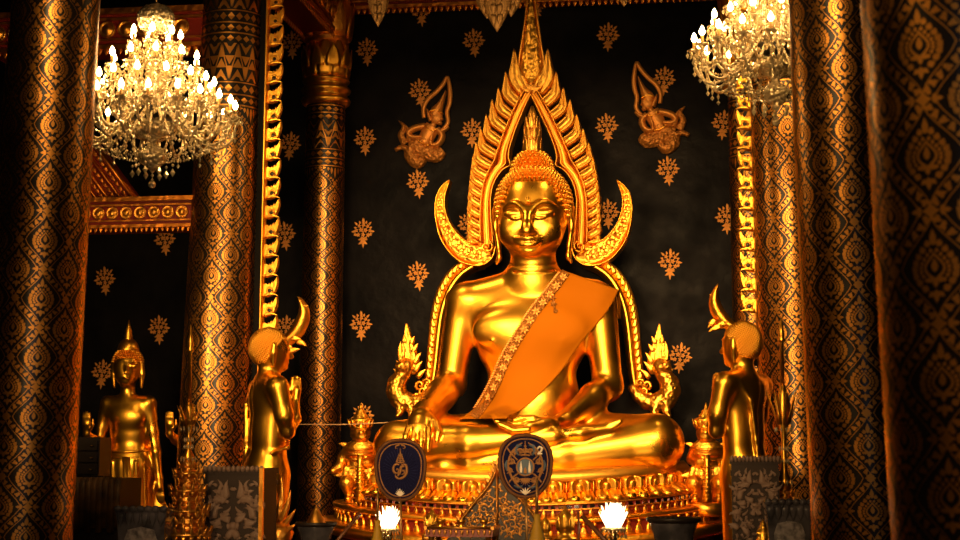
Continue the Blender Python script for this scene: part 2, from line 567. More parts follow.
def column_mesh(name, rf, z0, z1, n, H, zband, lean):
    """a lacquered shaft carrying a gilt lattice of flame leaves; lean = sideways shift per metre of height"""
    m = MB()
    zs = [z0 + (z1 - z0) * i / 24 for i in range(25)]
    nn = 64
    vs, fs = [], []
    for z in zs:
        r = rf(z)
        for k in range(nn):
            a = 2 * PI * k / nn
            vs.append((r * math.cos(a) + lean * (z - 2.5), r * math.sin(a), z))
    for i in range(24):
        for k in range(nn):
            k2 = (k + 1) % nn
            fs.append((i * nn + k, i * nn + k2, (i + 1) * nn + k2, (i + 1) * nn + k))
    fs.append(tuple(range(nn - 1, -1, -1))); fs.append(tuple(24 * nn + k for k in range(nn)))
    m.add(vs, fs, 0, True)
    lift = 0.0035

    def on(u, z):
        r = rf(z) + lift
        a = u * 2 * PI / n
        return (r * math.cos(a) + lean * (z - 2.5), r * math.sin(a), z)

    def poly(pts):
        m.add([on(u, z) for u, z in pts], [tuple(range(len(pts)))], 1, False)

    P0 = 2 * PI * rf(2.0) / n
    asp = P0 / H

    def leaf2(cu, cz, ang, L, Wd, ox, oz):
        """pointed petal; lengths in units of H, ang from +z"""
        pts = []
        for t, w in ((0, 0.28), (0.22, 0.85), (0.45, 1.0), (0.7, 0.62), (1.0, 0.0), (0.7, -0.62), (0.45, -1.0), (0.22, -0.85), (0, -0.28)):
            px = math.sin(ang) * L * t + math.cos(ang) * Wd * w
            pz = math.cos(ang) * L * t - math.sin(ang) * Wd * w
            pts.append((ox + (cu + px / asp), oz + (cz + pz) * H))
        poly(pts[::-1])

    def tear(s, half):
        """flame-leaf outline: (u, z) in units of P, H; s in 0..1 from the bottom tip to the top tip on one side"""
        z = -0.325 + 0.665 * s
        w = 0.285 * (math.sin(PI * min(1.0, s ** 0.86)) ** 1.25)
        return half * w, z

    def ring(sc, th, dz, ox, oz, N=12):
        for hf in (1, -1):
            for i in range(N):
                a0, b0 = tear(i / N, hf); a1, b1 = tear((i + 1) / N, hf)
                q = [(a0 * sc, b0 * sc), (a1 * sc, b1 * sc), (a1 * (sc - th), b1 * (sc - th)), (a0 * (sc - th), b0 * (sc - th))]
                if hf < 0: q = q[::-1]
                poly([(ox + a, oz + (b + dz) * H) for a, b in q])

    def ogee(s, hf, sc=1.0):
        z = (s - .5)
        return hf * 0.37 * sc * (.5 * (1 - 2 * abs(z)) + .25 * (1 + math.cos(2 * PI * z))), z * .85 * sc

    def motif(ox, oz):
        # flame leaf: outer petals, ring, heart and foot
        g = .90
        def l2(cu, cz, ang, L, Wd): leaf2(cu * g, cz * g, ang, L * g, Wd * g, ox, oz)
        for hf in (1, -1):
            for i in range(8):
                s = 0.12 + 0.106 * i
                a, b = tear(s, hf)
                l2(a * 0.74, b * 0.86 - 0.012, hf * (1.15 - 0.135 * i), 0.088 - .002 * i, 0.037)
                a, b = tear(s + .04, hf)
                l2(a * 0.50, b * 0.56 - 0.012, hf * (1.25 - 0.135 * i), 0.052, 0.021)
            l2(hf * .030, -0.245, hf * 2.3, 0.075, 0.026)
        l2(0, 0.215, 0, 0.165, 0.036)
        l2(0, -0.225, PI, 0.130, 0.034)
        ring(0.40, 0.10, 0.0, ox, oz, 8)
        l2(0, -0.045, 0, 0.135, 0.036)
        l2(0, -0.12, PI, 0.085, 0.030)
        for hf in (1, -1):
            l2(hf * 0.025, -0.135, hf * 1.3, 0.09, 0.026)
        N = 14
        for hf in (1, -1):
            for i in range(N):
                a0, b0 = ogee(i / N, hf); a1, b1 = ogee((i + 1) / N, hf)
                a2, b2 = ogee((i + 1) / N, hf, 1.045); a3, b3 = ogee(i / N, hf, 1.045)
                q = [(a0, b0), (a3, b3), (a2, b2), (a1, b1)]
                if hf < 0: q = q[::-1]
                poly([(ox + a, oz + b * H) for a, b in q])

    def lattice(ox, oz):
        # scrolling leaves along the four edges, small rosettes at the corners
        for sx in (1, -1):
            for sz in (1, -1):
                def E(t):
                    return sx * (.25 * t + .125 * (1 - math.cos(PI * t))), sz * .5 * (1 - t)
                for i in range(7):
                    t = 0.11 + 0.13 * i
                    (xa, za), (xb, zb_) = E(t - .02), E(t + .02)
                    ang = math.atan2((xb - xa) * asp, zb_ - za)
                    cx, cz = E(t)
                    nx_, nz_ = math.cos(ang), -math.sin(ang)
                    sd = 1 if i % 2 else -1
                    leaf2(cx - sd * nx_ * .022 / asp, cz - sd * nz_ * .022, ang + sd * .62, 0.095, 0.025, ox, oz)
                    leaf2(cx + sd * nx_ * .026 / asp, cz + sd * nz_ * .026, ang - sd * .25, 0.06, 0.018, ox, oz)
                    leaf2(cx - sd * nx_ * .034 / asp, cz - sd * nz_ * .034, ang + sd * .1, 0.05, 0.011, ox, oz)
        for (x, z) in ((0, .5), (.5, 0)):
            for q in range(4):
                leaf2(x, z, q * PI / 2, 0.085, 0.026, ox, oz)
            for q in range(4):
                leaf2(x + 0.0, z, q * PI / 2 + PI / 4, 0.06, 0.013, ox, oz)
            if z:
                for q in (1, -1):
                    leaf2(x + q * .13, z, q * PI / 2, 0.075, 0.024, ox, oz)
                    leaf2(x + q * .10, z, q * 0.7, 0.07, 0.02, ox, oz); leaf2(x + q * .10, z, q * 2.4, 0.07, 0.02, ox, oz)

    rows = int((zband - z0) / H)
    for j in range(rows):
        zc = zband - H * (j + 0.52)
        for i in range(n):
            motif(i, zc); lattice(i, zc)
            motif(i + 0.5, zc - H * 0.5)
    for i in range(n):
        for (du, L) in ((.5, .34), (.38, .22), (.62, .22), (.27, .12), (.73, .12)):
            leaf2(du, -.005, PI, L, .040, i, zband)
    # bands above the lattice: fillets, small lozenges, tall pointed leaves
    def band(za, zb, cnt):
        for i in range(48):
            u0, u1 = i * n / 48, (i + 1) * n / 48
            poly([(u0, za), (u1, za), (u1, zb), (u0, zb)])

    def lozenges(zc, hh, cnt):
        for i in range(cnt):
            u = i * n / cnt; w = n / cnt
            for k, (a, b) in enumerate(((0.44, 0.9), )):
                poly([(u - w * a, zc), (u, zc - hh * b), (u + w * a, zc), (u, zc + hh * b)])

    def triangles(za, zb, cnt):
        for i in range(cnt):
            w = n / cnt
            for s, o in ((1, 0.0), (-1, 0.5)):
                u = (i + o) * w
                a, b = (za, zb) if s > 0 else (zb, za)
                d = b - a
                for (c, e, f) in ((0.40, 0.0, 0.30), (0.30, 0.34, 0.58), (0.16, 0.62, 0.97)):
                    poly([(u - w * c, a + d * e), (u + w * c, a + d * e), (u, a + d * f)][::s])
                for hf in (1, -1):
                    poly([(u + hf * w * .46, a + d * .02), (u + hf * w * .36, a + d * .40), (u + hf * w * .20, a + d * .62), (u + hf * w * .27, a + d * .40)][::hf * s])

    z = zband + 0.01
    k = H / 0.343
    cnt = n * 4
    while z < z1 - 0.1:
        band(z, z + .012 * k, 0); lozenges(z + .05 * k, .03 * k, cnt); band(z + .088 * k, z + .10 * k, 0)
        lozenges(z + .145 * k, .036 * k, cnt // 2 * 2); band(z + .19 * k, z + .20 * k, 0)
        if z + .60 * k > z1: break
        triangles(z + .21 * k, z + .52 * k, n * 2)
        lozenges(z + .56 * k, .03 * k, cnt)
        z += .60 * k
    me_o = m.build('shaft', [M['lacquer'], M['gold_leaf']])
    me = me_o.data
    bpy.data.objects.remove(me_o)
    me.name = name
    return me


rf_big = lambda z: 0.300 - 0.0135 * (z - 1.0)
rf_small = lambda z: 0.195 - 0.004 * (z - 1.0)
big = {s: column_mesh('column_shaft', rf_big, 0.0, 7.25, 6, 0.338, 4.36, -0.023 * s) for s in (-1, 1)}
small = {s: column_mesh('slim_column_shaft', rf_small, 0.0, 5.00, 4, 0.287, 4.25, -0.008 * s) for s in (-1, 1)}


def column(name, me, loc, rz, label, base=True):
    t = empty(name, loc, label, 'column', 'gilded lacquer columns of the hall', 'thing')
    o = bpy.data.objects.new('shaft', me); COL.objects.link(o); o.parent = t
    r = 0.36 if 'slim' not in name else 0.25
    b = MB().lathe([(r + .02, 0), (r + .02, .12), (r - .02, .15), (r, .2), (r - .03, .26)], n=40)
    for v in range(len(b.v)): b.v[v] = (b.v[v][0] - (0.023 * 2.5 * (-1 if loc[0] > 0 else 1) if 'slim' not in name else 0.02 * (-1 if loc[0] > 0 else 1)) , b.v[v][1], b.v[v][2] + 0.001)
    for i in range(len(b.v)): b.v[i] = (b.v[i][0] + loc[0], b.v[i][1] + loc[1], b.v[i][2])
    b.build('column_base', M['red'], t)
    t.rotation_euler.y = rz
    return t


column('lacquer_column', big[-1], (-2.44, -4.80, 0), .015, 'thick black and gold column at the left edge, partly covering the left chandelier')
column('lacquer_column', big[-1], (-2.355, -1.36, 0), 0.0, 'black and gold column behind the left chandelier, rising above the standing buddha statues')
column('lacquer_column', big[1], (2.355, -8.62, 0), -.018, 'blurred nearest black and gold column at the right edge')
column('lacquer_column', big[1], (2.332, -4.83, 0), -.011, 'black and gold column second from the right edge, cutting off the right chandelier')
column('lacquer_column', big[1], (2.16, -1.60, 0), 0, 'gold lattice column mostly hidden behind the right chandelier and thin candle stand')
slim_l = column('slim_lacquer_column', small[-1], (-2.03, 0.72, 0), 0, 'slim column with golden lotus capital left of the main buddha')
slim_r = column('slim_lacquer_column', small[1], (1.93, 0.72, 0), 0, 'slim column with golden lotus capital hidden behind the right flame border')


def capital(t, s):
    x = t.location.x - 0.008 * s * 2.4; y = t.location.y
    b = MB()
    b.lathe([(.20, 4.86), (.225, 4.88), (.235, 4.91), (.215, 4.935), (.20, 4.94), (.20, 4.965), (.225, 4.985), (.235, 5.01), (.215, 5.035),
             (.20, 5.04), (.20, 5.07), (.22, 5.085), (.225, 5.10), (.21, 5.12)], (x, y, 0), 40)
    b.build('capital_ring', M['gold_fine'], t)
    b = MB()
    b.lathe([(.19, 5.10), (.215, 5.17), (.225, 5.26), (.21, 5.36), (.185, 5.44), (.18, 5.5)], (x, y, 0), 40)
    for row, (z, n, w, h, r) in enumerate(((5.12, 9, .10, .20, .205), (5.20, 9, .095, .22, .216), (5.30, 9, .085, .20, .205))):
        for k in range(n):
            a = 2 * PI * (k + 0.5 * (row % 2)) / n
            d = Vector((math.cos(a), math.sin(a), 0))
            p = Vector((x, y, z)) + d * r
            up = Vector((0, 0, 1)) + d * (0.10 if row < 2 else -0.10)
            b.leaf(p, up, d, h, w, .022, n=7)
    b.build('lotus_capital', M['gold_fine'], t)
    b = MB()
    b.lathe([(.19, 5.44), (.21, 5.5), (.25, 5.72), (.22, 5.85), (.2, 7.24)], (x, y, 0), 32)
    for k in range(8):
        a = 2 * PI * k / 8
        d = Vector((math.cos(a), math.sin(a), 0))
        b.leaf(Vector((x, y, 5.50)) + d * .22, Vector((0, 0, 1)) + d * .12, d, .36, .11, .03)
    b.build('upper_capital', M['gold_old'], t)


capital(slim_l, -1); capital(slim_r, 1)

# ------------------------------------------------------------------ gilded beams
def gilt_beam(name, label, x0, x1, y0, y1, z0, z1, rosettes=True, along='x', tiers=None):
    """a beam with a red core, two gilt fillets, a row of bosses and a lower fringe of pointed leaves"""
    t = empty(name, ((x0 + x1) / 2, (y0 + y1) / 2, z0), label, 'beam', 'gilded beams', 'thing')
    h = z1 - z0
    MB().box(((x0 + x1) / 2, (y0 + y1) / 2, (z0 + z1) / 2), (x1 - x0, y1 - y0, h)).build('core', M['red'], t)
    f = MB()
    for zz, hh, o in ((z0 + h * .06, h * .10, .03), (z0 + h * .24, h * .05, .02), (z0 + h * .74, h * .06, .02), (z0 + h * .92, h * .14, .045)):
        f.box(((x0 + x1) / 2, (y0 + y1) / 2, zz), (x1 - x0 + (0 if along == 'x' else 2 * o), y1 - y0 + (2 * o if along == 'x' else 0), hh))
    f.build('gilt_fillets', M['gilt_beam'], t)
    b = MB()
    L = (x1 - x0) if along == 'x' else (y1 - y0)
    step = h * 0.46
    for k in range(int(L / step)):
        for side in (-1, 1):
            q = (k + .5) * step
            if along == 'x':
                c = (x0 + q, y0 if side < 0 else y1, z0 + h * .49); fr = Vector((0, side, 0))
            else:
                c = (x0 if side < 0 else x1, y0 + q, z0 + h * .49); fr = Vector((side, 0, 0))
            c = Vector(c) + fr * .004
            if side > 0 and along == 'x': continue
            # boss: dome inside a ring
            u = Vector((0, 0, 1)).cross(fr)
            vs, fs = [], []
            rr = [(1.0, 0.0), (.96, .5), (.84, .6), (.74, .2), (.62, .25), (.45, .75), (.2, 1.0)]
            N = 16
            for (r_, d_) in rr:
                for m_ in range(N):
                    a = 2 * PI * m_ / N
                    vs.append(c + u * (math.cos(a) * r_ * h * .21) + Vector((0, 0, 1)) * (math.sin(a) * r_ * h * .21) + fr * (d_ * h * .10))
            for i in range(len(rr) - 1):
                for m_ in range(N):
                    m2 = (m_ + 1) % N
                    fs.append((i * N + m_, i * N + m2, (i + 1) * N + m2, (i + 1) * N + m_))
            fs.append(tuple((len(rr) - 1) * N + m_ for m_ in range(N)))
            b.add(vs, fs, 0, True)
    b.build('rosette_row', M['gold_old'], t)
    b = MB()
    step2 = h * 0.17
    for k in range(int(L / step2)):
        q = (k + .5) * step2
        if along == 'x':
            b.leaf((x0 + q, y0 - .01, z0 + h * .02), (0, 0, -1), (0, -1, 0), h * .16, step2 * .5, .015, n=5)
        else:
            for side in (-1, 1):
                b.leaf((x0 - .01 if side < 0 else x1 + .01, y0 + q, z0 + h * .02), (0, 0, -1), (side, 0, 0), h * .16, step2 * .5, .015, n=5)
    b.build('leaf_fringe', M['gilt_beam'], t)
    return t


zA0 = at(140, 233, -1.45).z; zA1 = at(140, 197, -1.45).z
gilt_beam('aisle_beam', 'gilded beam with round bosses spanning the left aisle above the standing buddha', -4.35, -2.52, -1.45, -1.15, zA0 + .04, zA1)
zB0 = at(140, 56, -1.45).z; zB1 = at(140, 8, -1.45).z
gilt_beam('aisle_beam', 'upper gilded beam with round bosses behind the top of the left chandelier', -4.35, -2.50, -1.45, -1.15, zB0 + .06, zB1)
# slanting gable cornice above the aisle beam, next to the edge column
gc = empty('gable_cornice', at(115, 200, -1.2), 'slanting gilt gable cornice above the left aisle beam, beside the edge column', 'cornice', None, 'thing')
u0, u1 = at(78, 122, -1.25), at(136, 200, -1.25)
dv = (u1 - u0).normalized(); pv = dv.cross(Vector((0, -1, 0)))
if pv.x < 0: pv = -pv
b = MB()
b.prism([u0 + pv * .02, u0 - pv * .34, u1 - pv * .34, u1 + pv * .02], .12)
b.build('core', M['red'], gc)
b = MB()
for o_, w_ in ((0.0, .022), (-.085, .012), (-.17, .016), (-.25, .012), (-.33, .02)):
    b.strip([u0 + pv * o_, u1 + pv * o_], w_, (0, -1, 0), .05, ridge=(0, .8, 1, .8, 0))
for k in range(16):
    q = u0.lerp(u1, (k + .5) / 16)
    for o_ in (-.045, -.13, -.21, -.29):
        b.leaf(q + pv * o_ + Vector((0, -.01, 0)), dv, (0, -1, 0), .055, .02, .02, n=4)
b.build('gilt_mouldings', M['gilt_beam'], gc)
# beam over the slim column, running back to the wall, and the cornice on the wall
zc = at(325, 42, 0.5).z
gilt_beam('bracket_beam', 'carved gilt beam slanting down to the lotus capital of the left slim column', -2.19, -1.91, -1.15, 1.10, zc + .10, zc + .52, along='y')
gilt_beam('bracket_beam', 'carved gilt beam running back over the right slim column', 1.79, 2.07, -1.3, 1.10, zc + .10, zc + .52, along='y')
zd = at(430, 9, 1.0).z
gilt_beam('wall_cornice', 'carved red and gold cornice along the top of the dark wall', -1.90, 1.78, 0.95, 1.08, zd, zd + .34)

# hanging leaf pendants of the valance above the niche
PEND = [(378, 28, 22, 'gilt leaf pendant hanging near the slim left column', 1), (487, 20, 26, 'smaller gilt leaf pendant tucked left of the largest pendant', 1),
        (497, 33, 30, 'largest gilt leaf pendant, hanging just left of the spire of the halo', 0), (511, 18, 26, 'small gilt leaf pendant between the largest pendant and the halo spire', 1),
        (624, 8, 22, 'tip of a gilt leaf pendant at the top edge, right of the halo spire', 1), (661, 4, 20, 'tip of a gilt leaf pendant at the top edge, above the right praying angel', 1),
        (455, -2, 22, 'gilt leaf pendant barely above the top edge, left of the largest pendant', 1), (560, -2, 22, 'gilt leaf pendant barely above the top edge, right of the halo spire', 1)]
yp = -1.5
rail = MB().box((0, yp, at(500, -24, yp).z + .06), (4.2, .10, .12)).build('valance_rail', M['gilt_beam'])
setp(rail, 'gilded rail above the niche that carries the leaf pendants', 'rail', kind='thing')
zr = at(500, -24, yp).z
for (px, py, w, lab, k) in PEND:
    q = at(px, py, yp - .03 * (1 - k))
    t = MB()
    ln = zr - q.z
    wd = w / pxm(yp) / 2
    tp = lambda tt: (math.sin(PI * min(1, tt * .55 + .25)) if tt < .9 else 0) * (1 - tt ** 3) ** .8 + .02
    t.leaf((q.x, q.y, zr + .01), (0, 0, -1), (0, -1, 0), ln, wd * 1.05, .035, n=9, prof=tp)
    for s in (-1, 1):
        for i in range(4):
            zz = zr - ln * (.15 + .18 * i)
            t.leaf((q.x + s * wd * .22, q.y - .025, zz), (s * .12, 0, -1), (0, -1, 0), ln * .20, wd * .26, .02, curl=-.3 * s, n=5)
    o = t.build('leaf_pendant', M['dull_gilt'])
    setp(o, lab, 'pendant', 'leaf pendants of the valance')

# ------------------------------------------------------------------ gilt flower sprays on the dark wall
def spray_mesh():
    m = MB()
    fr = (0, -1, 0)
    rnd = random.Random(3)
    m.strip([(0, 0, -.5), (.02, 0, -.3), (0, 0, .0), (-.02, 0, .35)], .02, fr, .02, ridge=(0, 1, 0))
    m.leaf((0, 0, -.34), (.05, 0, -1), fr, .36, .085, .02, n=5)
    for s in (-1, 1):
        m.leaf((0, 0, -.34), (s * .75, 0, -1), fr, .30, .085, .02, curl=.5 * s, n=5)
        m.leaf((0, 0, -.26), (s * 1.2, 0, -.55), fr, .26, .07, .02, curl=.4 * s, n=5)
    # a dense head: leaves round the edge, blossoms of plump petals inside
    for k in range(11):
        a = -2.05 + 4.1 * k / 10
        r = .36 + .05 * (k % 2)
        c = (math.sin(a) * r, 0, .10 + math.cos(a) * r * .98)
        m.leaf(c, (math.sin(a), 0, math.cos(a)), fr, .14 + .05 * (k % 2), .065, .02, n=5)
    m.leaf((0, 0, .42), (.25, 0, 1), fr, .24, .075, .02, n=5)
    for (x, z, q) in ((-.20, .32, .9), (.03, .36, 1), (.24, .30, .9), (-.34, .12, .9), (-.11, .14, 1.1), (.13, .12, 1.1), (.36, .10, .9), (-.24, -.08, 1), (.01, -.08, 1), (.26, -.10, 1), (-.06, -.24, .8), (.14, -.24, .8),
                      (.40, -.06, .7), (-.40, -.06, .7)):
        st = rnd.random() * 6
        for k in range(5):
            a = 2 * PI * k / 5 + st
            m.leaf((x + .012 * math.sin(a), -.005, z + .012 * math.cos(a)), (math.sin(a), 0, math.cos(a)), fr, .105 * q, .046 * q, .02, n=4)
    return m


spray = spray_mesh()
SPRAYS = [
    (367, 52, 'gold flower spray high on the wall beside the lotus capital'),
    (474, 43, 'gold flower spray below the largest leaf pendant, left of the halo spire'),
    (608, 37, 'gold flower spray high on the wall right of the halo spire'),
    (420, 93, 'gold flower spray at the raised hands of the left praying angel'),
    (472, 133, 'gold flower spray between the left praying angel and the halo'),
    (365, 141, 'gold flower spray left of the left praying angel, beside the slim column'),
    (418, 184, 'gold flower spray directly under the left praying angel'),
    (363, 233, 'gold flower spray by the slim column, level with the neck of the main buddha'),
    (418, 276, 'gold flower spray left of the shoulder of the main buddha'),
    (361, 326, 'gold flower spray above the left naga, close to the slim column'),
    (363, 418, 'gold flower spray low on the wall behind the white thread'),
    (469, 226, 'gold flower spray showing between the left hook and the halo'),
    (608, 214, 'gold flower spray showing between the right hook and the halo'),
    (664, 81, 'gold flower spray at the crest of the right praying angel'),
    (607, 128, 'gold flower spray between the halo and the right praying angel'),
    (668, 171, 'gold flower spray directly under the right praying angel'),
    (670, 264, 'gold flower spray right of the right hook of the halo'),
    (723, 125, 'gold flower spray beside the pale reflection under the right chandelier'),
    (727, 219, 'gold flower spray near the middle of the right flame border'),
    (719, 31, 'gold flower spray high on the wall left of the right chandelier'),
    (680, 358, 'gold flower spray behind the crest of the right naga'),
    (285, 236, 'gold flower spray just right of the left flame border, halfway up'),
    (290, 146, 'gold flower spray showing between the left flame border and the top of the slim column'),
    (292, 45, 'gold flower spray beside the upper left flame border, near the lotus capital'),
    (105, 281, 'gold flower spray in the left aisle nearest the edge column'),
    (165, 241, 'gold flower spray just under the left aisle beam'),
    (159, 330, 'gold flower spray right of the crowned head of the standing buddha'),
    (102, 374, 'gold flower spray left of the face of the standing buddha'),
    (421, 12, 'reddish flower spray under the cornice, left of the largest leaf pendant'),
    (537, 5, 'gold flower spray cut by the top edge beside the halo spire'),
    (286, 330, 'gold flower spray behind the head of the left praying disciple')]
base_me = None
for (px, py, lab) in SPRAYS:
    q = at(px, py, WALL_Y)
    if base_me is None:
        o = spray.build('flower_spray', M['gilt_relief'])
        base_me = o.data
    else:
        o = bpy.data.objects.new('flower_spray', base_me); COL.objects.link(o)
    s = 20.5 / pxm(WALL_Y)
    o.scale = (s, 0.6 * s, s * 1.12)
    o.rotation_euler = (0, random.uniform(-.12, .12), 0)
    o.location = (q.x, WALL_Y - 0.004, q.z)
    setp(o, lab, 'flower ornament', 'gilt flower sprays on the lacquered wall', 'thing')


# ------------------------------------------------------------------ gilt praying angels on the wall
def angel(mirror, label):
    """drawn from photo points of the left figure; the right one is its mirror image"""
    Y = WALL_Y - 0.036
    if not mirror:
        A = lambda x, y: at(x, y, Y)
    else:
        A = lambda x, y: at(660.5 - (x - 423.5) * 1.0, y - 14.5, Y)
    sc = pxm(Y)
    fr = (0, -1, 0)
    t = empty('praying_angel', A(424, 130), label, 'angel ornament', None, 'thing')
    def ribbon(pts, hw, dp=.012, k=5, m=None):
        p = smooth_path([A(*q) for q in pts], k)
        n = len(p)
        if hasattr(hw, '__len__'):
            w = [np.interp(i / (n - 1), np.linspace(0, 1, len(hw)), hw) / sc for i in range(n)]
        else: w = hw / sc
        m.strip(p, w, fr, dp)
    h = MB()
    ribbon([(424, 118), (423.5, 108), (428, 99), (436, 92), (443, 84), (447.5, 77), (450, 92), (449.5, 103), (447, 112), (448, 122), (443, 129), (440, 131)], [2.0, 2.2, 2.4, 2.4, 2.4, 1.6, 2.4, 2.4, 2.2, 2.2, 1.8, 1.2], .012, 5, h)
    h.build('flame_halo', M['gilt_relief'], t)
    h = MB()
    ribbon([(434, 116), (437, 110), (441, 103), (446, 91)], [7.0, 6.0, 3.2, .4], .045, 5, h)      # crown
    ribbon([(431, 121), (429, 115), (427, 109)], [2.5, 2.2, .4], .04, 4, h)
    h.build('crown', M['gilt_relief'], t)
    b = MB()
    def blob(x, y, rx, ry, d=.03, rot=0):
        c = A(x, y)
        b.ell((c.x, c.y, c.z), (rx / sc, d, ry / sc), 14, 8, rot=Matrix.Rotation(rot if not mirror else -rot, 3, 'Y'))
    blob(436.5, 117.5, 6.6, 7.2, .035)                                                   # head
    blob(442.0, 119.0, 1.6, 1.5, .04)                                                    # nose
    blob(439.5, 123.2, 3.0, 2.2, .035)                                                   # chin
    ribbon([(434, 123), (431, 128)], [3.0, 3.6], .025, 3, b)                         # neck
    ribbon([(433, 126), (428, 134), (423, 143)], [8.0, 8.2, 6.5], .035, 5, b)        # torso
    ribbon([(425, 126), (414, 128.5), (408.5, 133), (412, 137), (421, 137)], [3.4, 3.6, 3.2, 2.8, 2.0], .035, 5, b)   # far arm, elbow out
    ribbon([(437, 129), (442, 135), (439, 143), (432, 145), (431, 139)], [3.4, 3.5, 3.4, 2.6, 1.8], .045, 5, b)   # near arm
    ribbon([(431, 141), (433, 134), (436, 128)], [2.4, 2.4, 1.2], .05, 4, b)         # joined hands
    ribbon([(441, 131), (445, 129.5), (449, 126.5)], [2.6, 2.2, 1.2], .03, 4, b)
    b.build('figure', M['gilt_relief'], t)
    c = MB()
    ribbon([(426, 139), (417, 145), (409, 147)], [6.0, 8.5, 6.0], .035, 5, c)        # hip cloth
    ribbon([(417, 147), (427, 152), (437, 154), (443, 150)], [9, 9, 8.5, 4.5], .04, 5, c)   # thigh folded
    ribbon([(410, 147), (412, 156), (418, 162), (425, 159)], [6, 8, 7, 3], .045, 5, c)
    ribbon([(409, 150), (402, 147), (395, 150)], [3.4, 2.8, 2.0], .025, 4, c)        # feet
    ribbon([(405, 144), (401, 135), (404, 127), (399, 121)], [4, 3.4, 2.4, .4], .02, 5, c)    # flying tail
    ribbon([(410, 141), (408, 134), (407, 128), (403, 123)], [3, 2.6, 1.6, .4], .02, 5, c)
    for (x, y) in ((421, 150), (427, 153), (433, 155), (438, 152), (414, 152), (416, 158), (421, 160), (413, 146), (431, 150)):
        for k in range(5):
            an = 2 * PI * k / 5
            q = A(x, y)
            c.leaf((q.x, q.y - .042, q.z), (math.sin(an), 0, math.cos(an)), fr, 2.6 / sc, 1.0 / sc, .012, n=4)
    c.build('patterned_garment', M['gilt_pattern'], t)
    j = MB()
    ribbon([(426, 127), (431, 131), (438, 130)], [1, 1.1, 1], .055, 4, j)
    ribbon([(417, 140), (423, 144), (430, 146)], [1, 1.1, 1], .055, 4, j)
    ribbon([(430, 112), (437, 110.5), (443, 114)], [1.2, 1.3, 1], .05, 4, j)
    j.build('jewellery', M['gold_fine'], t)
    return t


angel(False, 'gold praying angel on the dark wall left of the halo, facing right')
angel(True, 'gold praying angel on the dark wall right of the halo, facing left')


